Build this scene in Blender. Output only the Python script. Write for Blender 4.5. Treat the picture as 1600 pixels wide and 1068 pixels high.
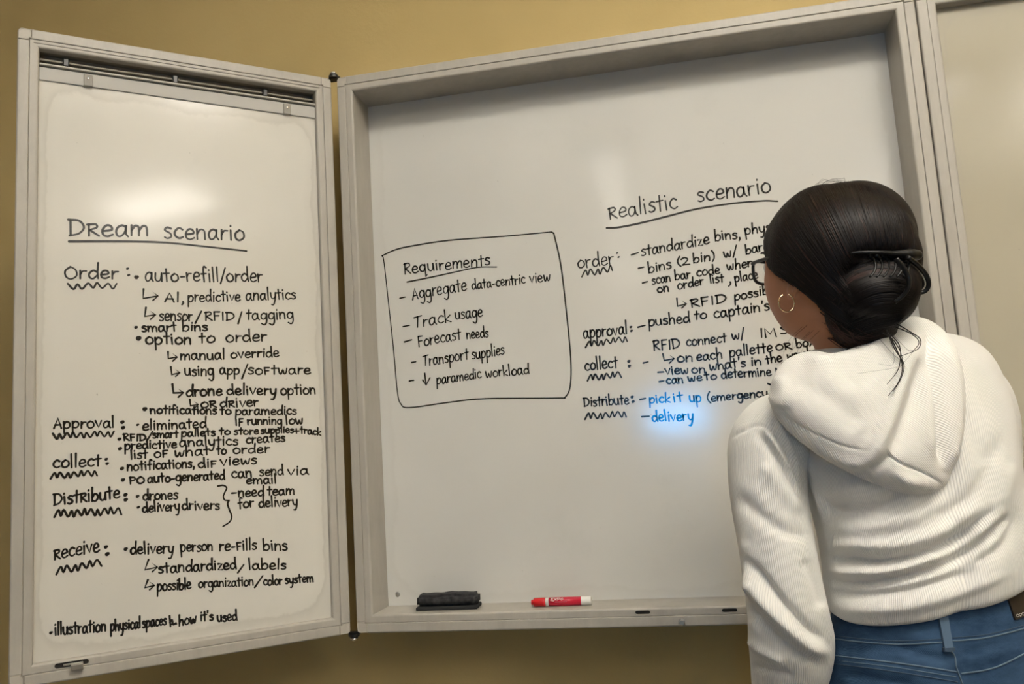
import bpy, bmesh, math, random
import numpy as np
from mathutils import Vector, Matrix
from mathutils.bvhtree import BVHTree
random.seed(7); rng = np.random.default_rng(7)
for o in list(bpy.data.objects): bpy.data.objects.remove(o)
S = bpy.context.scene; COL = S.collection
# ------------------------------------------------------------------ camera
Z0 = 0.85                                   # height of the whiteboard cabinet's lower edge above the floor
CAM = np.array([0.6953, -1.7206, 0.3573 + Z0]); YAW, PITCH, ROLL, F = 0.1884, 0.1279, -0.0620, 1318.3
def basis():
    cy, sy, cp, sp, cr, sr = math.cos(YAW), math.sin(YAW), math.cos(PITCH), math.sin(PITCH), math.cos(ROLL), math.sin(ROLL)
    right = np.array([cy, sy, 0]); f0 = np.array([-sy, cy, 0]); u0 = np.array([0, 0, 1.])
    fw = f0*cp + u0*sp; up = -f0*sp + u0*cp
    return right*cr + up*sr, -right*sr + up*cr, fw
RT, UP, FW = basis()
cd = bpy.data.cameras.new('camera'); cam = bpy.data.objects.new('camera', cd); COL.objects.link(cam)
cd.sensor_width = 36; cd.sensor_fit = 'HORIZONTAL'; cd.lens = F*36/1600; cd.clip_start = 0.02
cam.matrix_world = Matrix(((RT[0], UP[0], -FW[0], CAM[0]), (RT[1], UP[1], -FW[1], CAM[1]), (RT[2], UP[2], -FW[2], CAM[2]), (0, 0, 0, 1)))
S.camera = cam
# ------------------------------------------------------------------ world and exposure
w = bpy.data.worlds.new('world'); S.world = w; w.use_nodes = True
w.node_tree.nodes['Background'].inputs[0].default_value = (1, .9, .75, 1); w.node_tree.nodes['Background'].inputs[1].default_value = 0.05
S.view_settings.view_transform = 'Standard'; S.view_settings.look = 'None'; S.view_settings.gamma = 1; S.view_settings.use_curve_mapping = False
S.view_settings.exposure = -0.47
UPLIGHT = 48.0; NEAR = 37.0; LIGHT = 36.0; DIM = 7.0; SCREEN = 46.0   # radiance of the pendants' upward lamps, the ceiling panel, the pendants' lower slots, and the screen
# ------------------------------------------------------------------ helpers
def at(px, py, D):
    """a point seen at (px, py) of the 1600x1068 photo, D metres in front of the camera"""
    return CAM + D*(FW + RT*(px-800)/F - UP*(py-534)/F)
def to_px(P):
    d = np.asarray(P, float) - CAM; z = d@FW
    return np.stack([800 + F*(d@RT)/z, 534 - F*(d@UP)/z, z], -1)
def obj(name, me, mat=None, parent=None, smooth=False):
    me.name = name
    o = bpy.data.objects.new(name, me); COL.objects.link(o)
    if mat and not me.materials: me.materials.append(mat)
    if parent: o.parent = parent
    if smooth:
        for p in me.polygons: p.use_smooth = True
    return o
def mesh(verts, faces, uvs=None):
    me = bpy.data.meshes.new('m'); me.from_pydata([tuple(map(float, v)) for v in verts], [], [tuple(map(int, f)) for f in faces]); me.update()
    if uvs is not None:
        l = me.uv_layers.new(name='UVMap'); li = np.empty(len(me.loops), dtype=np.int32); me.loops.foreach_get('vertex_index', li)
        l.data.foreach_set('uv', np.asarray(uvs, dtype=np.float32)[li].ravel())
    return me
def empty(name, loc=(0, 0, 0), rz=0, parent=None):
    o = bpy.data.objects.new(name, None); COL.objects.link(o); o.location = loc; o.rotation_euler = (0, 0, rz); o.empty_display_size = .05
    if parent: o.parent = parent
    return o
def tag(o, label=None, cat=None, group=None, kind=None):
    if label: o['label'] = label
    if cat: o['category'] = cat
    if group: o['group'] = group
    if kind: o['kind'] = kind
    return o
class MB:
    def __init__(s): s.v = []; s.f = []
    def add(s, v, f):
        n = len(s.v); s.v += [tuple(map(float, q)) for q in v]; s.f += [tuple(int(i)+n for i in q) for q in f]; return s
    def box(s, x0, x1, y0, y1, z0, z1):
        return s.add([(x, y, z) for x in (x0, x1) for y in (y0, y1) for z in (z0, z1)],
                     [(0, 1, 3, 2), (4, 6, 7, 5), (0, 4, 5, 1), (2, 3, 7, 6), (0, 2, 6, 4), (1, 5, 7, 3)])
    def me(s): return mesh(s.v, s.f)
def bevel(me, w=.002, seg=2, ang=.6):
    bm = bmesh.new(); bm.from_mesh(me); bmesh.ops.recalc_face_normals(bm, faces=bm.faces)
    bmesh.ops.bevel(bm, geom=[e for e in bm.edges if len(e.link_faces) == 2 and e.calc_face_angle(0) > ang], offset=w, segments=seg, profile=.5, affect='EDGES')
    bm.to_mesh(me); bm.free(); me.update(); return me
def fix(me):
    bm = bmesh.new(); bm.from_mesh(me); bmesh.ops.recalc_face_normals(bm, faces=bm.faces); bm.to_mesh(me); bm.free(); me.update(); return me
def cr(pts, n):
    """Catmull-Rom samples through rows of pts, n samples overall"""
    P = np.asarray(pts, float); m = len(P)
    t = np.linspace(0, m-1-1e-9, n); i = t.astype(int); f = (t-i)[:, None]
    g = lambda k: P[np.clip(k, 0, m-1)]
    p0, p1, p2, p3 = g(i-1), g(i), g(i+1), g(i+2)
    p0 = np.where((i == 0)[:, None], 2*p1-p2, p0); p3 = np.where((i+2 > m-1)[:, None], 2*p2-p1, p3)
    return .5*((2*p1)+(-p0+p2)*f+(2*p0-5*p1+4*p2-p3)*f**2+(-p0+3*p1-3*p2+p3)*f**3)
def tube(path, rad, k=8, cap=True, flat=1.0, ref=None):
    P = np.asarray(path, float); n = len(P); R = np.full(n, rad) if np.isscalar(rad) else np.asarray(rad, float)
    T = np.gradient(P, axis=0); T /= np.linalg.norm(T, axis=1)[:, None]+1e-12
    a = np.array([0, 0, 1.]) if ref is None else np.asarray(ref, float)
    if abs(a@T[0]) > .95: a = np.array([1., 0, 0])
    V = []; N = a-T[0]*(a@T[0]); N /= np.linalg.norm(N)
    for i in range(n):
        N = N-T[i]*(N@T[i]); N /= np.linalg.norm(N)+1e-12; B = np.cross(T[i], N)
        for j in range(k):
            q = 2*math.pi*j/k; V.append(P[i]+R[i]*(math.cos(q)*N*flat+math.sin(q)*B))
    Fc = [(i*k+j, i*k+(j+1) % k, (i+1)*k+(j+1) % k, (i+1)*k+j) for i in range(n-1) for j in range(k)]
    if cap: Fc += [tuple(range(k))[::-1], tuple((n-1)*k+j for j in range(k))]
    return V, Fc
def ellipsoid(c, ax, rad, nu=24, nv=16):
    """ax: three unit axes, rad: three radii"""
    c = np.asarray(c, float); V = []
    for i in range(nv+1):
        th = math.pi*i/nv
        for j in range(nu):
            ph = 2*math.pi*j/nu
            V.append(c+rad[0]*math.sin(th)*math.cos(ph)*ax[0]+rad[1]*math.sin(th)*math.sin(ph)*ax[1]+rad[2]*math.cos(th)*ax[2])
    Fc = [(i*nu+j, i*nu+(j+1) % nu, (i+1)*nu+(j+1) % nu, (i+1)*nu+j) for i in range(nv) for j in range(nu)]
    return V, Fc
def remesh(me, vox, smooth=2):
    bm = bmesh.new(); bm.from_mesh(me); bmesh.ops.remove_doubles(bm, verts=bm.verts, dist=1e-6); bmesh.ops.recalc_face_normals(bm, faces=bm.faces); bm.to_mesh(me); bm.free()
    o = bpy.data.objects.new('t', me); COL.objects.link(o)
    m = o.modifiers.new('r', 'REMESH'); m.mode = 'VOXEL'; m.voxel_size = vox
    if smooth: s = o.modifiers.new('s', 'SMOOTH'); s.iterations = smooth; s.factor = .6
    dg = bpy.context.evaluated_depsgraph_get(); dg.update()
    out = bpy.data.meshes.new_from_object(o.evaluated_get(dg), depsgraph=dg)
    bpy.data.objects.remove(o); return out
def vco(me):
    a = np.empty(len(me.vertices)*3); me.vertices.foreach_get('co', a); return a.reshape(-1, 3)
def vno(me):
    a = np.empty(len(me.vertices)*3); me.vertex_normals.foreach_get('vector', a); return a.reshape(-1, 3)
def setco(me, a): me.vertices.foreach_set('co', a.ravel()); me.update()
def pdist(Q, pl):
    """distance of Q to the polyline pl and fraction along it"""
    best = np.full(len(Q), 1e9); tt = np.zeros(len(Q)); pl = np.asarray(pl, float)
    L = np.linalg.norm(np.diff(pl, axis=0), axis=1); tot = L.sum(); acc = 0
    for a, b, l in zip(pl[:-1], pl[1:], L):
        d = b-a; t = np.clip(((Q-a)@d)/(d@d), 0, 1); dd = np.linalg.norm(Q-(a+t[:, None]*d), axis=1)
        m = dd < best; best[m] = dd[m]; tt[m] = (acc+t[m]*l)/tot; acc += l
    return best, tt
def folds(me, lst, world=True):
    """push cloth in (-) or out (+) along fold lines that run over the side of the garment seen from behind"""
    V = vco(me); N = vno(me); Q = to_px(V)[:, :2]; view = V-CAM; view /= np.linalg.norm(view, axis=1)[:, None]
    face = np.clip(-(N*view).sum(1)*2.0, 0, 1)
    D = np.zeros(len(V))
    for pl, amp, wd in lst:
        p = cr(pl, max(12, len(pl)*5)); d, t = pdist(Q, p)
        D += amp*np.exp(-(d/wd)**2)*np.clip(np.sin(np.pi*np.clip(t, 0.02, .98))*2.2, 0, 1)
    setco(me, V+N*(D*face)[:, None])
def bvh(me): return BVHTree.FromPolygons([v.co for v in me.vertices], [p.vertices for p in me.polygons])
def cast(tree, px, py):
    d = at(px, py, 1)-CAM; h = tree.ray_cast(Vector(CAM), Vector(d).normalized())
    return (np.array(h[0]), np.array(h[1])) if h[0] else (None, None)
# ------------------------------------------------------------------ materials
def mat(name, col, rough=.5, metal=0, spec=.5, **k):
    m = bpy.data.materials.new(name); m.use_nodes = True; b = m.node_tree.nodes['Principled BSDF']
    b.inputs['Base Color'].default_value = (*col, 1); b.inputs['Roughness'].default_value = rough; b.inputs['Metallic'].default_value = metal
    b.inputs['Specular IOR Level'].default_value = spec
    for q, v in k.items(): b.inputs[q.replace('_', ' ')].default_value = v
    return m
def nd(m, t, **k):
    n = m.node_tree.nodes.new(t)
    for q, v in k.items(): setattr(n, q, v)
    return n
def lk(m, a, b): m.node_tree.links.new(a, b)
def noise(m, scale, detail=4, rough=.6, coord='Object', stretch=None):
    tc = nd(m, 'ShaderNodeTexCoord'); n = nd(m, 'ShaderNodeTexNoise'); n.inputs['Scale'].default_value = scale; n.inputs['Detail'].default_value = detail; n.inputs['Roughness'].default_value = rough
    src = tc.outputs[coord]
    if stretch:
        mp = nd(m, 'ShaderNodeMapping'); mp.inputs['Scale'].default_value = stretch; lk(m, src, mp.inputs[0]); src = mp.outputs[0]
    lk(m, src, n.inputs['Vector']); return n.outputs['Fac']
def ramp(m, fac, stops):
    r = nd(m, 'ShaderNodeValToRGB'); e = r.color_ramp.elements
    while len(e) < len(stops): e.new(.5)
    for s, (p, c) in zip(e, stops): s.position = p; s.color = (*c, 1) if len(c) == 3 else c
    lk(m, fac, r.inputs[0]); return r.outputs[0]
def mixc(m, fac, a, b, mode='MIX'):
    x = nd(m, 'ShaderNodeMix', data_type='RGBA', blend_type=mode)
    for s, v in ((x.inputs[0], fac), (x.inputs[6], a), (x.inputs[7], b)):
        if isinstance(v, (int, float)): s.default_value = v
        elif isinstance(v, tuple): s.default_value = (*v, 1)
        else: lk(m, v, s)
    return x.outputs[2]
def math_(m, op, a, b=None):
    x = nd(m, 'ShaderNodeMath', operation=op)
    for s, v in ((x.inputs[0], a), (x.inputs[1], b)):
        if v is None: continue
        if isinstance(v, (int, float)): s.default_value = v
        else: lk(m, v, s)
    return x.outputs[0]
def bump(m, h, strength, dist=.001):
    b = nd(m, 'ShaderNodeBump'); b.inputs['Strength'].default_value = strength; b.inputs['Distance'].default_value = dist
    lk(m, h, b.inputs['Height']); lk(m, b.outputs[0], m.node_tree.nodes['Principled BSDF'].inputs['Normal'])
def base(m, c): lk(m, c, m.node_tree.nodes['Principled BSDF'].inputs['Base Color'])

M = {}
m = M['wall'] = mat('ochre_plaster', (.50, .36, .15), .75, spec=.25)
base(m, ramp(m, noise(m, 2.2, 3), [(.3, (.47, .355, .150)), (.7, (.545, .415, .185))])); bump(m, noise(m, 90, 4), .25, .002)
m = M['putty'] = mat('putty_painted_frame', (.43, .40, .345), .42)
st = ramp(m, noise(m, 9, 6, .7, stretch=(1, 1, .35)), [(.42, (.0, .0, .0)), (.75, (1, 1, 1))])
fine = ramp(m, noise(m, 60, 5, .7, stretch=(1, 1, .2)), [(.35, (.0, .0, .0)), (.8, (1, 1, 1))])
c = mixc(m, st, (.445, .415, .36), (.35, .325, .28)); c = mixc(m, math_(m, 'MULTIPLY', fine, .25), c, (.26, .235, .195)); base(m, c)
bump(m, noise(m, 400, 3), .08, .0006)
m = M['cap'] = mat('cream_plastic_corner', (.54, .50, .43), .45); base(m, ramp(m, noise(m, 30, 4), [(.3, (.42, .385, .325)), (.7, (.49, .455, .39))]))
M['tray_lip'] = M['putty']
M['chrome'] = mat('chrome_metal', (.75, .74, .72), .18, 1); M['steel'] = mat('dull_steel', (.45, .44, .41), .35, 1)
M['dark'] = mat('slot_shade_plate', (.02, .017, .012), .8); M['black'] = mat('black_plastic', (.012, .012, .012), .35)
m = M['alu'] = mat('matt_aluminium_strip', (.50, .485, .45), .6, 0, .3); bump(m, noise(m, 60, 3, stretch=(.05, 1, 6)), .1, .0005)
M['ink'] = mat('black_marker_ink', (.012, .011, .010), .22)
M['inkgrey'] = mat('thin_black_marker_ink', (.05, .045, .04), .22)
def board_mat(name, dirt_scale, seed, dirt=.13, tint=(1, 1, 1)):
    m = mat(name, (.72, .69, .62), .13, spec=.5)
    tc = nd(m, 'ShaderNodeTexCoord'); sp = nd(m, 'ShaderNodeSeparateXYZ'); lk(m, tc.outputs['Generated'], sp.inputs[0])
    def edge(c):  # 0 at the border, 1 inside
        a = math_(m, 'MINIMUM', c, math_(m, 'SUBTRACT', 1.0, c)); return a
    ex = math_(m, 'MAXIMUM', math_(m, 'SUBTRACT', .085, edge(sp.outputs[0])), 0.0); ez = math_(m, 'MAXIMUM', math_(m, 'SUBTRACT', .085, edge(sp.outputs[2])), 0.0)
    e = math_(m, 'SUBTRACT', .085, math_(m, 'SQRT', math_(m, 'ADD', math_(m, 'MULTIPLY', ex, ex), math_(m, 'MULTIPLY', ez, ez))))
    n1 = noise(m, 5+seed, 6, .65); n2 = noise(m, 26, 5, .6); n3 = noise(m, 1.6, 3)
    ee = math_(m, 'ADD', math_(m, 'MULTIPLY', e, 11.0), math_(m, 'MULTIPLY', math_(m, 'SUBTRACT', n1, .5), dirt_scale))
    ed = ramp(m, ee, [(.05, (.6, .6, .6)), (.20, (1, 1, 1)), (.27, (.25, .25, .25)), (.6, (0, 0, 0))])
    c = ramp(m, n3, [(.35, tuple(a*b for a, b in zip((.655, .640, .595), tint))), (.7, tuple(a*b for a, b in zip((.71, .695, .645), tint)))])
    c = mixc(m, math_(m, 'MULTIPLY', ed, dirt), c, (.40, .37, .31))
    sm = ramp(m, n1, [(.60, (0, 0, 0)), (.75, (1, 1, 1))]); c = mixc(m, math_(m, 'MULTIPLY', sm, .12), c, (.45, .44, .40))
    sp2 = ramp(m, noise(m, 120, 2), [(.77, (0, 0, 0)), (.80, (1, 1, 1))]); c = mixc(m, math_(m, 'MULTIPLY', sp2, .5), c, (.3, .27, .22))
    base(m, c)
    rr = nd(m, 'ShaderNodeMapRange'); lk(m, n2, rr.inputs[0]); rr.inputs[3].default_value = .09; rr.inputs[4].default_value = .17
    lk(m, rr.outputs[0], m.node_tree.nodes['Principled BSDF'].inputs['Roughness'])
    bump(m, n3, .03, .002); return m
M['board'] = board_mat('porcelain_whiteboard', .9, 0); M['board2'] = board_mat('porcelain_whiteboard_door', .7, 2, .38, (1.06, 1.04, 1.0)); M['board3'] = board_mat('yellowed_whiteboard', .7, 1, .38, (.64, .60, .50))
# ------------------------------------------------------------------ the room
def struct(name, me, mt): o = obj(name, me, mt); o['kind'] = 'structure'; return o
WY = .150                                      # wall plane behind the cabinet
XL, XR, YB, ZC = -3.0, 5.2, -6.5, 3.25
M['ceil'] = mat('white_ceiling', (.80, .78, .73), .9, spec=.2); M['floor'] = mat('grey_carpet', (.16, .15, .14), .95, spec=.1)
m = M['floor']; base(m, ramp(m, noise(m, 300, 3), [(.3, (.11, .105, .10)), (.7, (.20, .19, .175))]))
struct('wall_front', MB().box(XL-.1, XR+.1, WY, WY+.1, 0, ZC).me(), M['wall'])
M['wall2'] = mat('low_bounce_brown_wall', (.22, .15, .08), .8, spec=.2)  # dark brown given to the unseen left wall to cut bounced light
struct('wall_left', MB().box(XL-.1, XL, YB-.1, WY, 0, ZC).me(), M['wall2'])
struct('wall_right', MB().box(XR, XR+.1, YB-.1, WY, 0, ZC).me(), M['wall'])
struct('wall_back', MB().box(XL, XR, YB-.1, YB, 0, ZC).me(), M['wall'])
struct('floor', MB().box(XL-.1, XR+.1, YB-.1, WY+.1, -.1, 0).me(), M['floor'])
struct('ceiling', MB().box(XL-.1, XR+.1, YB-.1, WY+.1, ZC, ZC+.1).me(), M['ceil'])
struct('baseboard_front', bevel(MB().box(XL, XR, WY-.015, WY, 0, .1).me(), .004), mat('dark_vinyl', (.05, .04, .03), .5))
def emis(name, col, s):
    m = bpy.data.materials.new(name); m.use_nodes = True; b = m.node_tree.nodes['Principled BSDF']
    b.inputs['Base Color'].default_value = (*col, 1); b.inputs['Emission Color'].default_value = (*col, 1); b.inputs['Emission Strength'].default_value = s; return m
M['lamp'] = emis('lit_diffuser', (1, .945, .85), LIGHT); M['lampdim'] = emis('dim_diffuser', (1, .93, .82), DIM)
M['lampframe'] = mat('white_enamel', (.7, .68, .62), .4); M['lampdark'] = mat('dark_grille', (.06, .055, .05), .6)
def troffer(x, y, wx, wy, label, mt='lamp'):
    t = empty('ceiling_light', (x, y, ZC-.06)); tag(t, label, 'ceiling light')
    fr = MB(); b = .025
    for a in ((-wx/2-b, -wx/2, -wy/2-b, wy/2+b), (wx/2, wx/2+b, -wy/2-b, wy/2+b), (-wx/2, wx/2, -wy/2-b, -wy/2), (-wx/2, wx/2, wy/2, wy/2+b)): fr.box(*a, 0, .06)
    obj('light_frame', bevel(fr.me(), .002), M['lampframe'], t)
    obj('diffuser', MB().box(-wx/2, wx/2, -wy/2, wy/2, .012, .03).me(), M[mt], t)
def pendant(x, y, L, label):
    """pendant light that throws most of its light up at the ceiling"""
    t = empty('pendant_light', (x, y, 2.40)); tag(t, label, 'pendant light', 'pendant lights')
    h = MB(); h.box(-.14, -.128, -L/2, L/2, 0, .07); h.box(.128, .14, -L/2, L/2, 0, .07)
    h.box(-.128, .128, -L/2, -L/2+.012, 0, .07); h.box(-.128, .128, L/2-.012, L/2, 0, .07)
    h.box(-.128, -.062, -L/2+.012, L/2-.012, 0, .008); h.box(.062, .128, -L/2+.012, L/2-.012, 0, .008)
    h.box(-.062, .062, -L/2+.012, -L/2+.10, 0, .008); h.box(-.062, .062, L/2-.10, L/2-.012, 0, .008)
    obj('housing', h.me(), M['lampdark'], t)
    obj('lower_diffuser', MB().box(-.062, .062, -L/2+.10, L/2-.10, .002, .010).me(), M['lampdim'], t)
    obj('upper_lamp', MB().box(-.11, .11, -L/2+.03, L/2-.03, .040, .050).me(), M['lampup'], t)
    for yy in (-L/2+.15, L/2-.15): obj('hanger_cable', MB().add(*tube([(0, yy, .05), (0, yy, ZC-2.40)], .003, 6)).me(), M['steel'], t)
M['lampup'] = emis('upward_lamp', (1, .95, .865), UPLIGHT)
M['lampnear'] = emis('lit_near_diffuser', (1, .945, .85), NEAR)
troffer(1.35, -1.80, 1.2, .5, 'lit ceiling panel above the person', 'lampnear')
troffer(3.25, -3.55, .42, .9, 'lit ceiling panel that glints in the left door board')
for x, y, lb in ((.48, -2.15, 'pendant light mirrored above the words realistic scenario'), (.40, -4.0, 'second pendant light behind the mirrored one'), (1.75, -2.0, 'pendant light at the front right of the room'), (3.9, -1.9, 'pendant light along the right wall'), (3.4, -4.4, 'pendant light at the back right')):
    pendant(x, y, 1.6, lb)
# the bright blue screen at the back whose mirror image lies on the words pick it up / delivery
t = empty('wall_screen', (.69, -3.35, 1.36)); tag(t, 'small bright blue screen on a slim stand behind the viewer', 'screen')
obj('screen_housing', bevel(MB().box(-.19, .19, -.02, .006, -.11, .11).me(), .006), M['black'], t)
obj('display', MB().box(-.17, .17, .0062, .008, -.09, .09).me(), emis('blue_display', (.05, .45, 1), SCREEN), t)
mb = MB(); mb.add(*tube([(0, -.01, -1.345), (0, -.01, -.10)], .016, 12)); mb.box(-.18, .18, -.17, .15, -1.36, -1.34); obj('stand', mb.me(), M['black'], t)
# ------------------------------------------------------------------ whiteboard cabinet
W, H, G, E_, DEP = 1.2266, 1.22, .0205, .0368, .0961
cab = tag(empty('whiteboard_cabinet', (0, 0, Z0)), 'wall-mounted folding whiteboard cabinet with putty-coloured frame and two open doors', 'whiteboard')
def arc(cx, cy, r, a0, a1, n): return [(cx+r*math.cos(a0+(a1-a0)*i/n), cy+r*math.sin(a0+(a1-a0)*i/n)) for i in range(n+1)]
def frame_point(w, h, side, s, ins, dep):
    """side 0 bottom,1 right,2 top,3 left; s along the side; ins inwards; dep backwards"""
    if side == 0: return (s, dep, ins)
    if side == 1: return (w-ins, dep, s)
    if side == 2: return (w-s, dep, h-ins)
    return (ins, dep, h-s)
def sweep(w, h, side, prof, m0, m1, s0=0, s1=0):
    """closed profile [(ins, dep)] extruded along one side; m0/m1 mitre the ends, s0/s1 hold them back"""
    L = w if side in (0, 2) else h; n = len(prof)
    V = [frame_point(w, h, side, s0+(i if m0 else 0), i, d) for i, d in prof]+[frame_point(w, h, side, L-s1-(i if m1 else 0), i, d) for i, d in prof]
    Fc = [(k, (k+1) % n, n+(k+1) % n, n+k) for k in range(n)]+[tuple(range(n))[::-1], tuple(range(n, 2*n))]
    return fix(mesh(V, Fc))
def boolean_cut(me, cutter):
    o = bpy.data.objects.new('a', me); c = bpy.data.objects.new('b', cutter); COL.objects.link(o); COL.objects.link(c)
    q = o.modifiers.new('b', 'BOOLEAN'); q.object = c; q.operation = 'DIFFERENCE'; q.solver = 'EXACT'
    dg = bpy.context.evaluated_depsgraph_get(); dg.update(); out = bpy.data.meshes.new_from_object(o.evaluated_get(dg), depsgraph=dg)
    bpy.data.objects.remove(o); bpy.data.objects.remove(c); return out
def capsule(x, z, L, r, y0, y1, ang=0):
    pts = [(-L/2+r*math.cos(a), r*math.sin(a)) for a in np.linspace(math.pi/2, 3*math.pi/2, 9)]+[(L/2+r*math.cos(a), r*math.sin(a)) for a in np.linspace(-math.pi/2, math.pi/2, 9)]
    ca, sa = math.cos(ang), math.sin(ang); n = len(pts)
    V = [(x+p*ca-q*sa, y, z+p*sa+q*ca) for y in (y0, y1) for p, q in pts]
    return fix(mesh(V, [(k, (k+1) % n, n+(k+1) % n, n+k) for k in range(n)]+[tuple(range(n)), tuple(range(n, 2*n))[::-1]]))
def frame(parent, w, h, depth, body, slots=(), topgroove=False):
    r = .0038
    outer = [(0, body), (0, .0085)]+arc(r, .0030, r, math.pi, 1.5*math.pi, 6)+arc(G-.0020, .0008, .0018, 1.5*math.pi, 1.95*math.pi, 4)+[(G-.0004, .004), (G-.0004, body)]
    e = E_; sr_ = .0046 if topgroove else .0037
    inner = [(G+.0001, .010), (G+.0001, .0010), (G+.0010, 0), (e-.0045, 0)]+arc(e-.0045, .0045, .0045, 1.5*math.pi, 2*math.pi, 4)+[(e, depth+.004), (e-.0035, depth+.004), (e-.004, .010)]
    if topgroove:
        g1 = G+.0072; tg = [(G+.0001, .010), (G+.0001, .0010), (G+.0010, 0), (g1-.0012, 0), (g1-.0008, .0018), (g1+.0008, .0018), (g1+.0012, 0), (e-.0045, 0)]+arc(e-.0045, .0045, .0045, 1.5*math.pi, 2*math.pi, 4)+[(e, .016), (e-.0035, .016), (e-.004, .010)]
    for sd in range(4):
        obj('outer_rail', sweep(w, h, sd, outer, 0, 0, G+.004, G+.004), M['putty'], parent, False)
        me = sweep(w, h, sd, tg if (topgroove and sd == 2) else inner, 1, 1)
        if sd == 0:
            for (x, L) in slots: me = boolean_cut(me, capsule(x, (G+E_)/2-.0008, L, sr_, -.01, .0045))
        o = obj('inner_rail', me, M['putty'], parent)
        if sd == 0:
            for (x, L) in slots: tag(obj('slot', capsule(x, (G+E_)/2-.0008, L, sr_-.0003, .0040, .0050), M['dark'], parent), 'dark plate for slot shade')  # dark plate stands in for the shade inside the slot
    # corner caps: the rounded outer profile swept round each corner, with a raised rim
    for cx, cz, a0 in ((0, 0, math.pi), (w, 0, 1.5*math.pi), (w, h, 0), (0, h, .5*math.pi)):
        sx, sz = (1 if cx == 0 else -1), (1 if cz == 0 else -1); R0 = .008
        ocx, ocz = cx+sx*R0, cz+sz*R0; q = G+.0042; n = 8
        loop = [(cx+sx*q, cz)]+[(ocx-sx*R0*math.sin(t), ocz-sz*R0*math.cos(t)) for t in np.linspace(0, math.pi/2, n)]+[(cx, cz+sz*q), (cx+sx*(G-.0006), cz+sz*q), (cx+sx*(G-.0006), cz+sz*(G-.0006)), (cx+sx*q, cz+sz*(G-.0006))]
        cxm, czm = cx+sx*G*.6, cz+sz*G*.6
        def sh(f, y): return [(cxm+(x-cxm)*f, y, czm+(z-czm)*f) for x, z in loop]
        L = len(loop); V = sh(1, body)+sh(1.0, .006)+sh(.93, .0008)+sh(.84, -.0012)+sh(.78, -.0012)+sh(.75, -.0002)
        Fc = [(k*L+i, k*L+(i+1) % L, (k+1)*L+(i+1) % L, (k+1)*L+i) for k in range(5) for i in range(L)]+[tuple(5*L+i for i in range(L)), tuple(range(L))[::-1]]
        obj('corner_cap', fix(mesh(V, Fc)), M['cap'], parent)
    obj('back_panel', MB().box(E_-.003, w-E_+.003, max(body-.006, depth+.0045), body-.001, E_-.003, h-E_+.003).me(), M['putty'], parent)
frame(cab, W, H, DEP, WY-.001, slots=((.594, .022), (.760, .022)))
bd = obj('whiteboard_panel', MB().box(E_+.0002, W-E_-.0002, DEP, DEP+.004, E_+.0002, H-E_-.0002).me(), M['board'], cab)
TH = 0.7046; HX = -.013; WD = .6151; DD = .012
ldoor = empty('whiteboard_door', (HX, 0, 0), TH, cab)
ldoor.location = (HX, 0, 0)
# inside the door: local x runs towards the hinge at x = WD
ORI = np.array([-math.cos(TH), -math.sin(TH), 0])
ldoor.location = (HX+ORI[0]*WD, ORI[1]*WD, 0)
tag(ldoor, 'left door swung forward, covered in handwriting')
frame(ldoor, WD, H, DD, .045, slots=((.098, .046),), topgroove=True)
TOPB = H-E_-.0600
bl = obj('whiteboard_panel', MB().box(E_+.0002, WD-E_-.0002, DD, DD+.004, E_+.0002, TOPB+.002).me(), M['board2'], ldoor)
# chart rail at the top of the left door: ribbed channel with underside shade put into its dark colour, clips, pale lip, aluminium band with two hangers
zt = H-E_
M['brown'] = mat('shade_darkened_metal', (.24, .215, .17), .5); ch = MB(); ch.box(E_, WD-E_, .034, .036, TOPB, zt+.002); ch.box(E_, WD-E_, .014, .036, zt+.0005, zt+.003); ch.box(E_-.003, E_+.0002, .012, .036, TOPB, zt+.003); ch.box(WD-E_-.0002, WD-E_+.003, .012, .036, TOPB, zt+.003); obj('chart_channel_back', ch.me(), M['brown'], ldoor)
for z, y in ((zt-.0125, .024), (zt-.0205, .027)):
    obj('channel_rib', bevel(MB().box(E_, WD-E_, y-.003, .036, z-.0022, z+.0022).me(), .001, 1), M['brown'], ldoor)
obj('channel_lip', bevel(MB().box(E_, WD-E_, .004, .034, zt-.0315, zt-.0268).me(), .0012, 1), M['putty'], ldoor)
obj('aluminium_band', bevel(MB().box(E_, WD-E_, .0085, .034, TOPB, zt-.0335).me(), .001, 1), M['alu'], ldoor)
for x in (.083, .285, .47):
    obj('channel_clip', bevel(MB().box(x-.005, x+.005, .013, .034, zt-.023, zt-.007).me(), .0015, 1), M['black'], ldoor)
M['hanger'] = mat('grey_hanger_plastic', (.30, .28, .245), .6)
for x in (.122, .515):
    c_ = obj('hanger_clip', bevel(MB().box(x-.008, x+.008, .0040, .0085, TOPB-.001, zt-.037).me(), .001, 1), M['hanger'], ldoor)
    obj('rivet', MB().add(*ellipsoid((x, .0038, TOPB+.014), np.eye(3), (.0028, .0014, .0028), 10, 6)).me(), M['chrome'], ldoor)
# latch lever in the left door's slot
lv = MB(); lv.box(-.022, .010, -.0025, .003, -.0022, .0012); lv.box(-.010, .010, -.011, -.0015, -.0105, -.001)
me = bevel(lv.me(), .0008, 1); o = obj('latch_lever', me, M['steel'], ldoor); o.location = (.106, -.001, (G+E_)/2)
# right door, opened flat beside the cabinet
RD = empty('whiteboard_door', (W+.0022, 0, 0), 0, cab); tag(RD, 'right door folded open, blank')
frame(RD, WD, H, .022, .05)
obj('whiteboard_panel', MB().box(E_+.0002, WD-E_-.0002, .022, .026, E_+.0002, H-E_-.0002).me(), M['board3'], RD)
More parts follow.
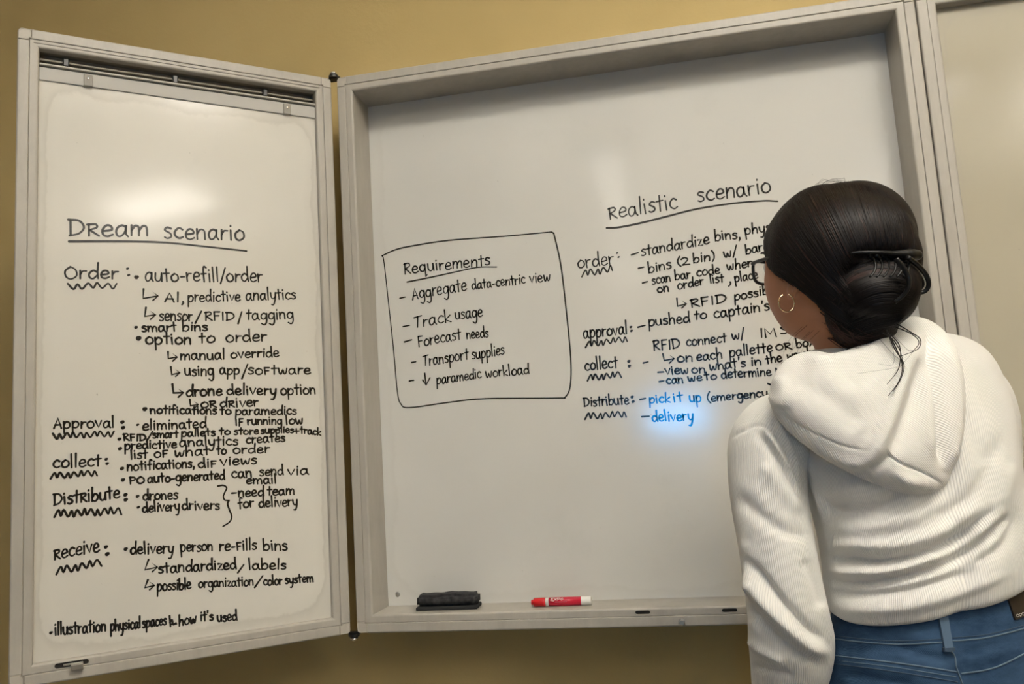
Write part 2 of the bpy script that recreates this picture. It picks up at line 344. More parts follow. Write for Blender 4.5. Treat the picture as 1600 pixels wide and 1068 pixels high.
# hinges
def hinge(x, z, sgn):
    b = MB()
    b.add(*tube([(x-.003, .002, z), (x-.003, .002, z+sgn*.005)], .0115, 18)); b.add(*tube([(x-.003, .001, z+sgn*.005), (x-.003, .001, z+sgn*.0085)], .0085, 18))
    b.box(x-.016, x+.012, .000, .018, z-.0012*(sgn > 0)-.0, z+.0015)
    h = obj('hinge', b.me(), M['black'], cab)
    obj('hinge_pin', MB().add(*ellipsoid((x-.003, .001, z+sgn*.0105), np.eye(3), (.0085, .0085, .0045), 16, 8)).me(), M['chrome'], h, True)
hinge(-.004, H, 1); hinge(-.004, 0, -1); hinge(W+.002, H, 1); hinge(W+.002, 0, -1)
# bolt on the outer rail and the small details of the main panel
b = MB(); b.add(*tube([(.668, -.0012, .0085), (.668, -.0030, .0085)], .0075, 6)); b.add(*tube([(.668, -.003, .0085), (.668, -.0055, .0085)], .0052, 14)); obj('bolt', bevel(b.me(), .0006, 1), M['steel'], cab)
# ------------------------------------------------------------------ handwriting
GL = {
'a': (.90, ".68 .85,.42 1,.12 .78,.03 .38,.16 .02,.42 .06,.64 .45,.70 .95;.70 .95,.69 .3,.86 -.02"),
'b': (.85, "!.08 1.85,.05 0;.06 .5,.35 .95,.7 .8,.75 .35,.45 0,.06 .12"),
'c': (.76, ".7 .85,.4 1,.08 .65,.08 .25,.4 0,.72 .15"),
'd': (.9, ".68 .78,.4 .95,.05 .6,.1 .15,.4 0,.74 .4;!.8 1.85,.75 .8,.82 0"),
'e': (.8, ".08 .48,.66 .6,.6 .95,.3 1,.05 .6,.1 .15,.4 0,.75 .18"),
'f': (.66, ".65 1.7,.42 1.85,.3 1.4,.28 0;!.02 .95,.6 1"),
'g': (.87, ".72 .8,.4 1,.06 .65,.15 .15,.5 .1,.72 .5;.76 .95,.76 -.3,.5 -.8,.1 -.6"),
'h': (.86, "!.08 1.85,.05 0;.06 .5,.35 .95,.65 .8,.7 0"),
'i': (.32, "!.13 1,.12 0;.14 1.42,.15 1.5"),
'k': (.76, "!.08 1.85,.05 0;!.65 .95,.08 .4,.7 0"),
'l': (.32, "!.13 1.85,.11 0"),
'm': (1.28, "!.05 1,.05 0;.05 .5,.3 .95,.55 .8,.58 0;.58 .5,.85 .95,1.1 .8,1.15 0"),
'n': (.86, "!.06 1,.05 0;.05 .5,.35 .95,.68 .8,.7 0"),
'o': (.86, ".4 1,.05 .65,.1 .15,.42 0,.78 .3,.72 .8,.4 1"),
'p': (.86, "!.08 1,.04 -.8;.08 .6,.4 1,.75 .75,.7 .25,.4 0,.08 .12"),
'q': (.95, ".72 .8,.4 1,.06 .65,.15 .15,.5 .05,.72 .5;!.75 1,.74 -.8,.92 -.5"),
'r': (.62, "!.06 1,.06 0;.06 .5,.25 .88,.58 .92"),
's': (.66, ".6 .9,.3 1,.08 .75,.5 .45,.55 .15,.25 0,.02 .1"),
't': (.64, "!.3 1.55,.29 0;!0 1,.62 1.04"),
'u': (.88, ".06 1,.06 .3,.3 0,.6 .2,.72 1;!.72 1,.76 0"),
'v': (.76, "!.03 1,.35 0,.72 1"),
'w': (1.08, ".03 1,.12 .2,.3 .02,.52 .7,.65 .05,.86 .15,1 1"),
'x': (.75, "!.05 1,.7 0;!.68 1,.03 0"),
'y': (.82, ".05 1,.12 .35,.4 .1,.7 .45;.76 1,.65 0,.4 -.75,.1 -.75"),
'z': (.72, "!.08 .95,.62 .95,.08 .02,.68 .02"),
'A': (.95, "!0 0,.42 1.5,.85 0;!.12 .5,.78 .52"),
'C': (1.0, ".9 1.25,.5 1.5,.05 .9,.15 .2,.55 0,.95 .25"),
'D': (1.12, "!.14 1.45,.14 0;.0 1.48,.7 1.4,1.02 .8,.7 .22,.06 0"),
'F': (.85, "!.1 1.5,.1 0;!.1 1.5,.78 1.5;!.1 .8,.65 .82"),
'I': (.34, "!.14 1.5,.12 0"),
'M': (1.2, "!.05 0,.12 1.5,.55 .5,1 1.5,1.1 0"),
'O': (1.08, ".5 1.5,.05 1,.1 .3,.5 0,.98 .4,.92 1.1,.5 1.5"),
'P': (.85, "!.1 1.5,.08 0;.0 1.45,.65 1.4,.7 .9,.1 .65"),
'R': (.92, "!.12 1.5,.1 0;.0 1.4,.6 1.5,.72 1.1,.12 .72;!.2 .72,.85 0"),
'S': (.85, ".8 1.3,.45 1.5,.1 1.2,.7 .6,.6 .1,.05 .1"),
'T': (.95, "!.45 1.5,.4 0;!0 1.42,.92 1.55"),
'ř': (.8, "!.1 1.1,.08 0;.0 1.05,.55 1.1,.62 .8,.1 .55;!.15 .55,.75 0"),
'ƒ': (.7, "!.1 1.1,.1 -.05;!.1 1.1,.66 1.1;!.1 .55,.55 .57"),
'2': (.78, ".05 1.1,.35 1.4,.62 1.1,.4 .5,.05 0;!.05 0,.7 .04"),
'+': (.7, "!.32 .95,.3 .1;!.0 .52,.62 .52"),
'&': (.9, "!.15 1.7,.12 -.1;.12 .6,.4 1,.5 .2,.85 .5;!.3 .3,.9 .3"),
'-': (.6, "!.08 .5,.5 .52"), '/': (.6, "!0 -.25,.55 1.8"), "'": (.25, "!.12 1.7,.08 1.3"),
',': (.35, ".15 .1,.15 -.15,.02 -.4"), '(': (.4, ".35 1.8,.08 1,.1 .3,.3 -.2"), ')': (.4, ".05 1.8,.3 1.2,.32 .4,.08 -.2"),
' ': (.5, "")}
def glyph_strokes(ch):
    adv, s = GL[ch]; out = []
    for q in s.split(';'):
        if not q: continue
        st_ = q.startswith('!'); pts = np.array([[float(a) for a in p.split()] for p in q.lstrip('!').split(',')])
        if not st_ and len(pts) > 2: pts = cr(pts, (len(pts)-1)*5+1)
        out.append(pts)
    return adv, out
c_, s_ = math.cos(TH), math.sin(TH)
def onto(which, px, py):
    """foot of the sight line on a board's own surface, as (u, v) on that board"""
    d = at(px, py, 1)-CAM
    if which == 'main':
        t = (DEP-CAM[1])/d[1]; X = CAM+d*t; return np.array([X[0], X[2]-Z0])
    nrm = np.array([-s_, c_, 0]); o = np.array(ldoor.location)
    t = (DD-(CAM-o)@nrm)/(d@nrm); X = CAM+d*t; return np.array([(X-o)@np.array([c_, s_, 0]), X[2]-Z0])
def ribbon(mb, pts, w, y):
    P = np.asarray(pts, float)
    if len(P) < 2: return
    keep = [0]+[i for i in range(1, len(P)) if np.linalg.norm(P[i]-P[i-1]) > 1e-5]; P = P[keep]
    if len(P) < 2: P = np.array([P[0], P[0]+[w*.1, 0]])
    T = np.gradient(P, axis=0); T /= np.linalg.norm(T, axis=1)[:, None]+1e-12; N = np.stack([-T[:, 1], T[:, 0]], 1)
    h = w/2*np.clip(1+.16*np.sin(np.linspace(0, 3.1, len(P))+random.random()*3), .8, 1.2)
    a, b = P+N*h[:, None], P-N*h[:, None]; n = len(P)
    V = [(q[0], y, q[1]) for q in a]+[(q[0], y, q[1]) for q in b]
    Fc = [(i, i+1, n+i+1, n+i) for i in range(n-1)]
    for e_, s in ((0, -1), (n-1, 1)):
        base_ = len(V); cap = []
        for q in np.linspace(0, math.pi, 6):
            d = N[e_]*math.cos(q)+s*T[e_]*math.sin(q); cap.append((P[e_][0]+d[0]*h[e_], y, P[e_][1]+d[1]*h[e_]))
        V += cap; Fc.append(tuple(range(base_, base_+6)))
    mb.add(V, Fc)
BOARD = {'main': (bd, DEP-.0004), 'door': (ldoor, DD-.0004)}
def word(mb, which, y, txt, x0, y0, x1, y1, xh, w):
    A, B = onto(which, x0, y0), onto(which, x1, y1); C = onto(which, (x0+x1)/2, (y0+y1)/2-xh); Mx = (A+B)/2
    hgt = np.linalg.norm(C-Mx); L = np.linalg.norm(B-A); d = (B-A)/L; up = np.array([-.04, 1.]); up = up/np.linalg.norm(up)
    G_ = [(g[0]+.14, g[1]) for g in (glyph_strokes(c) for c in txt)]; tot = sum(g[0] for g in G_)-.22; x = 0
    for adv, sts in G_:
        jy = random.uniform(-.06, .06); js = random.uniform(.95, 1.06); sl = random.uniform(-.05, .06)
        for p in sts:
            q = A+np.outer((x+p[:, 0]+sl*p[:, 1])/tot*L, d)+np.outer((p[:, 1]*js+jy)*hgt, up)
            ribbon(mb, q, w, y)
        x += adv
def curve_px(mb, which, y, pts, w, smooth=True):
    P = cr(pts, (len(pts)-1)*6+1) if smooth and len(pts) > 2 else pts
    ribbon(mb, np.array([onto(which, *p) for p in P]), w, y)
KIND = {'w': 'handwritten_word', 'c': 'pen_line', 'l': 'pen_dash', 'd': 'pen_dot', 'z': 'wavy_underline', '>': 'pen_arrow'}
def line(which, items, name=None, ink='ink', label=None):
    """one line of writing: every word, arrow, dash and dot becomes a mark of its own on that board"""
    par, y = BOARD[which]; bw = .0034 if which == 'main' else .0035
    for it in items:
        for sub in (it[1] if it[0] == 'd' else [None]):
            mb = MB(); k = it[0]
            if k == 'w': word(mb, which, y, *it[1:7], bw*(it[7] if len(it) > 7 else 1))
            elif k in 'cl': curve_px(mb, which, y, it[1], bw*(it[2] if len(it) > 2 else 1), k == 'c')
            elif k == 'd':
                c = onto(which, sub[0], sub[1]); ribbon(mb, [c-[.0008, .0004], c+[.0008, .0004]], sub[2]*.0022, y)
            elif k == 'z':
                x0, y0, x1, y1, amp, n = it[1:7]; pts = []
                for i in range(2*n+1):
                    f = i/(2*n); q = (1 if i % 2 == 0 else -1)*amp*(1+.25*math.sin(i*2.3)); pts.append((x0+(x1-x0)*f+1.2*math.sin(i*1.7), y0+(y1-y0)*f+q))
                curve_px(mb, which, y, pts, bw*(it[7] if len(it) > 7 else 1))
            elif k == '>':   # hooked arrow: down, right, head
                (xa, ya), (xb, yb), (xc, yc) = it[1:4]; b_ = it[4] if len(it) > 4 else 1
                L = min(9, .5*abs(xc-xb)+1); p1, p2 = (xc-L, yc-L*.75), (xc-L*.9, yc+L*.8)
                curve_px(mb, which, y, [(xa, ya), (xb, yb), (xc, yc), p1, (xc, yc), p2], bw*b_, False)
            o = obj(name if (name and k in 'cl') else KIND[k], mb.me(), M[ink], par)
            if label: o['label'] = label
D_ = 'door'; N_ = 'main'
line(D_, [('w', 'Dřeam', 107, 367.5, 231, 369, 17, 1.15), ('w', 'scenario', 257, 371.5, 381, 376, 16, 1.1)], 'handwritten_heading')
line(D_, [('c', [(108, 377), (200, 377), (260, 379), (320, 385), (385, 392)], 1.25)], 'underline')
line(D_, [('w', 'Order', 101.5, 436, 184, 434.5, 12.5), ('z', 106, 447, 183.5, 446, -4, 5), ('d', [(199.5, 419.3, 2), (201.2, 429.5, 2), (213.8, 432.5, 3.4)]), ('w', 'auto-refill/order', 227, 439, 410, 440, 12.5, .95)])
line(D_, [('>', (224.3, 451.4), (223.6, 466), (247, 462)), ('w', 'AI,', 257.7, 471, 288, 472, 9.5), ('w', 'predictive', 293.7, 471, 375, 470, 9.5, .9), ('w', 'analytics', 384.5, 468.5, 461.5, 467, 10, .9)])
line(D_, [('>', (228, 480), (226.3, 494), (243, 491.6)), ('w', 'sensor', 249.4, 501.5, 300.2, 500.5, 10.5, .95), ('w', '/', 305, 502, 314, 502, 9), ('w', 'RFID', 320.4, 500, 366, 499.8, 8.3, .95), ('w', '/', 371.8, 503, 378.6, 503, 9.5), ('w', 'tagging', 385, 499, 458, 498, 10, .95)])
line(D_, [('d', [(212.9, 511, 2.6)]), ('w', 'smart', 221.9, 517.5, 275.4, 517, 8.5), ('w', 'bins', 285.3, 517, 324, 516.5, 8.5)])
line(D_, [('d', [(217, 528, 4.2)]), ('w', 'option', 228, 537.5, 298.5, 537, 10.5, 1.05), ('w', 'to', 311.4, 535.5, 335.3, 535, 10), ('w', 'order', 353.5, 534, 416, 533, 10)])
line(D_, [('>', (262.5, 549), (263, 560), (277, 557.5)), ('w', 'manual', 282, 561.7, 351, 561, 9), ('w', 'override', 361, 559, 435.6, 556.8, 8.5)])
line(D_, [('>', (267, 573), (268.4, 585), (281, 582)), ('w', 'using', 289, 586.5, 333.6, 586, 10), ('w', 'app', 343.7, 584.5, 373.8, 584, 9), ('w', '/', 378, 589, 386.5, 589, 10.5), ('w', 'soƒtware', 388, 584.5, 484.8, 583.5, 9)])
line(D_, [('>', (269.3, 600), (271, 613.5), (286.5, 613), 1.2), ('w', 'drone', 291.2, 618.7, 346.4, 617, 9.5, 1.2), ('w', 'delivery', 355, 616.5, 431, 616, 9, 1.15), ('w', 'option', 439, 616.5, 493, 615.5, 9.5, 1.05)])
line(D_, [('>', (296.5, 623.8), (297.7, 633.6), (310, 631.6)), ('w', 'oř', 314, 636.5, 338, 636, 8.5), ('w', 'dřiver', 344, 636, 403.7, 634.5, 8.5)])
line(D_, [('d', [(226.8, 638.4, 3.6)]), ('w', 'notifications', 235, 646, 338, 647, 7.8), ('w', 'to', 344, 647, 361, 647, 7.5), ('w', 'paramedics', 368, 648, 463, 647, 8)])
line(D_, [('w', 'iƒ', 368, 664.5, 379.3, 664, 9), ('w', 'running', 387, 663.3, 440, 662.5, 8), ('w', 'low', 447, 663, 473, 662, 8)])
line(D_, [('w', 'Approval', 84.3, 669, 178, 667, 10), ('d', [(191.4, 659, 3), (192.7, 667.6, 3)]), ('z', 82.6, 681, 178.8, 677, -4, 9, 1.1), ('d', [(215.3, 663.2, 2)]), ('w', 'eliminated', 223, 671.5, 322, 668, 9)])
line(D_, [('d', [(187, 685.4, 2.6)]), ('w', 'RFID', 193.4, 688.3, 228, 688, 6.6), ('w', '/', 229, 687, 237.7, 686, 6.5), ('w', 'smart', 239, 683.8, 277.8, 682.8, 7), ('w', 'pallets', 283.4, 681.5, 336, 680, 7), ('w', 'to', 342.8, 678.5, 359.4, 678, 6.5), ('w', 'store', 366, 678.6, 403.7, 677.5, 6.5), ('w', 'supplies', 408, 677, 458.5, 675.5, 6.3), ('w', '+', 458.8, 678, 468, 677.5, 8), ('w', 'track', 469.4, 676.5, 501, 679.5, 6.5)])
line(D_, [('d', [(187.5, 700.5, 3)]), ('w', 'predictive', 195, 701.7, 275.4, 699.3, 8), ('w', 'analytics', 281, 697.5, 371.5, 694.5, 8.8), ('w', 'creates', 384.7, 692.5, 445, 689, 8.3)])
line(D_, [('w', 'list', 204.3, 717, 229.9, 715, 8), ('w', 'oƒ', 241.3, 714.3, 261.5, 713.5, 9), ('w', 'what', 273, 713, 327, 710.3, 8.5), ('w', 'to', 339, 709.5, 353.3, 709, 8), ('w', 'order', 364.7, 708.5, 420.7, 706.5, 8.2)])
line(D_, [('w', 'collect', 83, 731, 157, 727, 11.5), ('d', [(166.4, 716.8, 2.3), (167.8, 723.6, 2.3)]), ('z', 79, 743.5, 153, 738, 4, 7), ('d', [(190.7, 731.4, 3)]), ('w', 'notifications,', 198.7, 735, 304, 730, 8.6), ('w', 'diƒ', 310, 730, 337.4, 729.5, 8.5), ('w', 'views', 345, 727, 400.7, 724, 8.5)])
line(D_, [('d', [(192.7, 749, 3)]), ('w', 'PO', 203, 756, 225, 755, 7.2), ('w', 'auto-generated', 231, 754, 350.8, 748, 8.3, 1.05), ('w', 'can', 362.3, 746, 393.4, 745, 9.5), ('w', 'send', 406, 742.5, 442.6, 741.5, 8.5), ('w', 'via', 449.4, 741.5, 481.6, 740.5, 9)])
line(D_, [('w', 'email', 385, 755.8, 431.7, 755, 8)])
line(D_, [('w', 'Distřibute', 83.6, 789.5, 186.6, 777.6, 11.5, 1.05), ('d', [(196.3, 772.3, 3), (196.8, 780, 3)]), ('z', 85, 802.5, 189, 797.5, 5, 10, 1.05), ('d', [(215.3, 774.7, 2.4)]), ('w', 'drones', 223.6, 780.8, 277.4, 779, 9.2)])
line(D_, [('d', [(216.3, 791.8, 2.2)]), ('w', 'delivery', 223, 799.7, 280.3, 797, 9), ('w', 'drivers', 285, 796, 342.8, 795.2, 8.8)])
line(D_, [('c', [(340.4, 759), (349, 758), (354, 762), (351, 769), (349, 775), (351, 780.5), (357.5, 781.6)]), ('c', [(357.5, 781.6), (355.5, 787), (358.6, 796.7), (362, 806.5), (358.6, 815), (348.4, 821.8)])], 'curly_bracket')
line(D_, [('l', [(362.3, 770), (369.6, 769.5)]), ('w', 'need', 372.7, 775.8, 412, 773.6, 8.8), ('w', 'team', 417.8, 773, 459.7, 772.5, 8.5)])
line(D_, [('w', 'for', 372.5, 794, 396.4, 791.4, 9), ('w', 'delivery', 405, 792, 464.5, 789.4, 9)])
line(D_, [('w', 'ředeive'.replace('d', 'c'), 84.8, 873.4, 155, 861, 13), ('d', [(166, 853.7, 2.8), (167.9, 864.8, 3.2)]), ('z', 88, 892, 157.4, 878, 5, 6), ('d', [(196.9, 857, 2.8)]), ('w', 'delivery', 204, 865.3, 270.5, 863.3, 10.5), ('w', 'person', 282.5, 861.5, 332, 860, 10), ('w', 're-ƒills', 343, 860, 400.5, 858, 10), ('w', 'bins', 411.7, 859.3, 448.6, 858.8, 10)])
line(D_, [('>', (232, 873.9), (226.4, 889.7), (246, 885.5)), ('w', 'standardized', 248, 894.8, 369, 888.2, 9.6, 1.05), ('l', [(371.5, 894.3), (380.8, 881.6)]), ('w', 'labels', 389, 889.8, 446.5, 888.5, 9)])
line(D_, [('>', (231, 905.4), (226.4, 917.5), (241.5, 914)), ('w', 'possible', 245.7, 923, 298.3, 919.3, 9.7), ('w', 'organization', 310.4, 917.6, 396, 914, 8.5, .9), ('l', [(398, 917), (410.5, 899)]), ('w', 'color', 412, 914, 440.7, 912.5, 8.5), ('w', 'system', 445.8, 911, 489.5, 908.5, 8)])
line(D_, [('d', [(80, 987.6, 2.2)]), ('w', 'illustration', 86, 991.3, 165.3, 985.5, 11, .95), ('w', 'physical', 173, 985.5, 219.4, 980, 10), ('w', 'spaces', 223, 980.5, 259.6, 975, 9.5), ('w', '&', 264.7, 977.5, 275, 977, 9.5), ('w', 'how', 279.8, 977.4, 306, 971.5, 9.5), ('w', "it's", 313.4, 969.5, 333, 968, 9), ('w', 'used', 340, 970.5, 370.3, 968.8, 9)])
# main board, requirements box
line(N_, [('c', [(597, 399.5), (618, 390), (646, 383.7), (702, 375.3), (786.6, 369), (861, 362.2)], .85), ('c', [(861, 362.2), (864.5, 364), (866.6, 369.7), (876.4, 414.6), (884.8, 484.8), (891.9, 560.6), (891, 602.7), (883.4, 619.6), (870.8, 621.5), (758.5, 622.4), (702, 628), (640.5, 636.4), (626.5, 630.8), (620.9, 611), (615, 546.6), (606.8, 470.7), (600, 409), (597, 399)], .85)], 'handwritten_box')
line(N_, [('w', 'Requirements', 632, 427.5, 765.5, 413.5, 10.5, .95)])
line(N_, [('c', [(636.3, 440.4), (674, 432.8), (716, 423.6), (747, 417.4), (776, 416.8)], .9)], 'underline')
line(N_, [('l', [(625, 465.7), (633.5, 463.7)], .9), ('w', 'Aggregate', 645, 468, 729, 453, 11.5, .9), ('w', 'data-centric', 738, 452, 820.8, 442.5, 9, .9), ('w', 'view', 828, 441.5, 859.6, 438.5, 9.5, .9)])
line(N_, [('l', [(630, 510), (640, 508)], .9), ('w', 'Track', 647.6, 511.5, 704.6, 501.8, 11, .9), ('w', 'usage', 712, 499, 753.7, 494, 10.5, .9)])
line(N_, [('l', [(632, 534), (643.4, 530.6)]), ('w', 'Forecast', 654, 541, 720, 530, 10.5, .9), ('w', 'needs', 729.6, 529, 763, 526, 9.5, .9)])
line(N_, [('l', [(643.4, 566), (649.8, 564.8)]), ('w', 'Transport', 661.6, 571.8, 731.8, 561.3, 10.3, .9), ('w', 'supplies', 738, 561, 788, 553, 10, .9)])
line(N_, [('l', [(639.7, 595), (646.7, 593.7)]), ('l', [(663.6, 583), (665.8, 601.3)]), ('l', [(660.6, 593.5), (665.8, 601.3), (671.8, 590)]), ('w', 'paramedic', 682.7, 600, 752, 589.5, 9, .9), ('w', 'workload', 759.3, 589, 826.7, 583.8, 9, .9)])
line(N_, [('w', 'řealistic', 952.8, 342.7, 1058.4, 324.8, 15, 1.0), ('w', 'scenario', 1090.8, 314.5, 1204.3, 300.8, 15, 1.05)], 'handwritten_heading')
line(N_, [('c', [(948, 356), (966.6, 355), (999.4, 348.6), (1043, 337.7), (1087, 326.7), (1141.6, 318), (1191.9, 313.6), (1214.8, 314.3)], 1.15)], 'underline')
line(N_, [('w', 'order', 903.6, 419.5, 959, 411.5, 12, .9), ('d', [(964.4, 395, 1.6), (966.6, 401.5, 1.6)]), ('z', 909, 428, 958, 419, 4.5, 5, .9), ('l', [(986.7, 398), (997, 394.5)]), ('w', 'standardize', 1002.7, 400, 1108.3, 380.5, 9.8), ('w', 'bins,', 1117.5, 376.5, 1157, 371.5, 9.3), ('w', 'physical', 1164.5, 366, 1236, 357, 9)])
line(N_, [('l', [(997.6, 419), (1006, 417)]), ('w', 'bins', 1013.6, 426.5, 1049, 419, 9), ('w', '(', 1059, 414.5, 1064, 414, 7.5), ('w', '2', 1065.5, 414, 1077.7, 413, 7.8), ('w', 'bin)', 1083.6, 411, 1116, 406, 8.7), ('w', 'w/', 1131.7, 402, 1151.5, 399, 8.5, .95), ('w', 'barcode', 1165.6, 397, 1232, 384, 8.5)])
line(N_, [('l', [(1004, 442), (1011.4, 439.8)]), ('w', 'scan', 1019.5, 444, 1048, 439.5, 8.5), ('w', 'bar', 1055, 437.5, 1079, 434.5, 8.5), ('w', 'code', 1089, 431.5, 1124.7, 427, 8.7), ('w', 'when', 1136.8, 422, 1177, 416, 8.5)])
line(N_, [('w', 'on', 1027.8, 457, 1045.3, 455.5, 8), ('w', 'order', 1059.5, 452.3, 1099.6, 444.5, 8.3), ('w', 'list', 1109.8, 442.5, 1130.6, 440, 8), ('c', [(1141, 440.5), (1141.5, 443.5), (1138.5, 447)]), ('w', 'place', 1148.6, 440, 1184, 434.5, 8.3)])
line(N_, [('>', (1057.5, 465.7), (1058.6, 478), (1072.5, 474.5), 1.05), ('w', 'RFID', 1080, 480, 1135, 471.5, 8.5, 1.05), ('w', 'possible', 1148, 469.5, 1216, 456.5, 8.5)])
line(N_, [('w', 'approval', 912.4, 528.5, 980, 521.5, 11, 1.05), ('d', [(986, 510.4, 2.3), (986.7, 516.5, 2.3)]), ('z', 915, 538.5, 981.3, 528.5, 4, 7), ('l', [(996.8, 510.9), (1008, 508)], 1.05), ('w', 'pushed', 1014, 509, 1077.8, 503.5, 9.5), ('w', 'to', 1085.4, 499, 1104, 497.5, 8.5), ('w', "captain's", 1116, 496.8, 1202, 484.3, 9.3, 1.05)])
line(N_, [('w', 'RFID', 1021.4, 547.7, 1063, 543, 9.6), ('w', 'connect', 1073, 540.8, 1134.7, 533.5, 8.8), ('w', 'w/', 1144.4, 530, 1164, 528, 8.8, .95), ('w', 'IM', 1188.3, 527.5, 1213.3, 526, 9.2), ('w', 'S', 1219.5, 521.5, 1230, 521, 7.5)])
line(N_, [('>', (1035.7, 552.5), (1038, 563), (1053.7, 560)), ('w', 'on', 1058.8, 565.5, 1082.4, 564.5, 9), ('w', 'each', 1088.9, 563.3, 1128.7, 559.5, 8.8), ('w', 'pallette', 1140.4, 557.5, 1206.8, 549.5, 9.3), ('w', 'oř', 1212.6, 547.3, 1237, 545.5, 9), ('w', 'box', 1245, 543, 1272, 540, 8.5)])
line(N_, [('w', 'collect', 914.3, 578.5, 965, 574, 11), ('d', [(983, 564, 2.8), (983.7, 571.5, 2.8)]), ('z', 918, 590.5, 969.8, 584.5, 4.2, 6), ('l', [(1005, 566.8), (1012.6, 565)])])
line(N_, [('l', [(1028, 581.4), (1036.8, 580.7)]), ('w', 'view', 1040, 585, 1075.7, 583, 8.2), ('w', 'on', 1081.5, 583, 1102, 582, 8.2), ('w', "what's", 1109, 578.8, 1165, 572, 8.5), ('w', 'in', 1174, 571.3, 1190, 570, 8), ('w', 'the', 1197.6, 568, 1221.8, 564.5, 8), ('w', 'warehouse', 1231, 562, 1300, 552, 8)])
line(N_, [('l', [(1030, 596), (1037.3, 594.6)]), ('w', 'can', 1042, 600, 1067.6, 598.3, 8), ('w', 'we', 1075.7, 595.8, 1097, 594.5, 7.5), ('w', 'to', 1101.6, 593.5, 1119.6, 592.5, 7.5), ('w', 'determine', 1127.7, 591, 1205, 586, 8.2), ('w', 'what', 1212.6, 583, 1248, 578, 8)])
line(N_, [('w', 'Distribute', 912.4, 635, 982.5, 631, 9.2), ('d', [(988, 619.6, 2.7), (989.4, 627, 2.7)]), ('z', 914, 650.5, 979.7, 646, 4.3, 7, 1.05), ('l', [(999.8, 624), (1008.4, 622)]), ('w', '(', 1105.5, 627.5, 1110.5, 627, 9), ('w', 'emergency', 1111.5, 626.5, 1199, 619, 7.8), ('w', ')', 1198, 616, 1208, 614, 9)])
M['inkreflect'] = mat('black_ink_blue_reflection', (.0, .20, .58), .2)  # black ink coloured blue to carry the screen's reflection
line(N_, [('w', 'pick', 1014.9, 630, 1046.8, 627.5, 8.5), ('w', 'it', 1052.5, 628, 1067, 626, 8.8), ('w', 'up', 1078, 627.7, 1095.8, 627, 9.3)], ink='inkreflect', label='handwriting with blue screen reflection in its colour')
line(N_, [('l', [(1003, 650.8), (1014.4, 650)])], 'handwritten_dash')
line(N_, [('w', 'delivery', 1019.5, 657.7, 1083, 656.5, 9.5, 1.1)], ink='inkreflect', label='handwriting with blue screen reflection in its colour')
# plugged screw hole and specks of the main panel
P = onto(N_, 621.3, 928); b = MB(); b.add(*ellipsoid((P[0], DEP-.0001, P[1]), np.eye(3), (.0052, .0012, .0060), 14, 8)); obj('screw_cap', b.me(), M['steel'], bd)
# ------------------------------------------------------------------ things on the tray
def tray_at(px, py, dy):   # point of the tray floor at depth dy seen in that column
    d = at(px, py, 1)-CAM; t = (dy-CAM[1])/d[1]; return (CAM+d*t)
xa, xb = tray_at(655, 945, .05)[0], tray_at(748, 945, .05)[0]; L = xb-xa
TZ = Z0+E_
er = tag(empty('whiteboard_eraser', ((xa+xb)/2, .052, TZ+.0003), math.radians(2.0)), 'black felt dry eraser lying on the tray left of the red marker', 'eraser')
b = MB().box(-L/2, L/2, -.022, .022, .006, .031).me(); bm = bmesh.new(); bm.from_mesh(b); bmesh.ops.recalc_face_normals(bm, faces=bm.faces)
bmesh.ops.bevel(bm, geom=bm.edges[:], offset=.006, segments=4, affect='EDGES'); bmesh.ops.subdivide_edges(bm, edges=[e for e in bm.edges if e.calc_length() > .02], cuts=14, use_grid_fill=True)
bm.to_mesh(b); bm.free()
V = vco(b); V[:, 2] += .0008*np.sin(V[:, 0]*70+1)*(V[:, 2] > .02)+.0005*np.sin(V[:, 0]*190+V[:, 1]*90); V[:, 1] += .001*np.sin(V[:, 0]*140+V[:, 2]*200); setco(b, V)
m = M['felt'] = mat('black_felt', (.02, .02, .021), .85, spec=.25); base(m, ramp(m, noise(m, 80, 5), [(.35, (.012, .012, .013)), (.75, (.05, .05, .052))])); bump(m, noise(m, 220, 5), .7, .002)
obj('eraser_grip', b, m, er, True)
obj('felt_pad', bevel(MB().box(-L/2-.001, L/2+.001, -.024, .024, 0, .0075).me(), .002, 3), mat('charcoal_felt', (.03, .03, .03), .95, spec=.1), er)
xa, xb = tray_at(833, 941, .06)[0], tray_at(926, 939, .06)[0]; L = xb-xa; RM = .0088
mk = tag(empty('marker_pen', (xa, .040, TZ+RM+.0004), math.radians(1.5)), 'red dry-erase marker pen with white barrel lying on the tray', 'marker')
def lathe(prof, k=28, x=True):
    V = []; n = len(prof)
    for a, r in prof:
        for j in range(k): q = 2*math.pi*j/k; V.append((a, -r*math.cos(q), r*math.sin(q)))
    Fc = [(i*k+j, i*k+(j+1) % k, (i+1)*k+(j+1) % k, (i+1)*k+j) for i in range(n-1) for j in range(k)]+[tuple(range(k)), tuple((n-1)*k+j for j in range(k))[::-1]]
    return fix(mesh(V, Fc))
M['red'] = mat('red_plastic', (.55, .010, .015), .3); M['white'] = mat('white_plastic', (.80, .78, .72), .35); M['redlab'] = mat('red_printed_sleeve', (.52, .008, .035), .35)
rc, rb = RM, RM*.97
obj('pen_cap', lathe([(0, rc*.50), (.0006, rc*.60), (.0050, rc*.62), (.0052, rc*.88), (.0065, rc), (.0255, rc*1.04), (.0295, rc*1.04), (.030, rc*.97)]), M['red'], mk, True).data
obj('barrel', lathe([(.0298, rb*.9), (.030, rb), (.037, rb), (L-.0015, rb), (L, rb*.93)]), M['white'], mk)
lab = lathe([(.0365, rb+.0002), (L*.83, rb+.0002)]); obj('printed_sleeve', lab, M['redlab'], mk, True)
for o in mk.children:
    for p in o.data.polygons: p.use_smooth = len(p.vertices) == 4
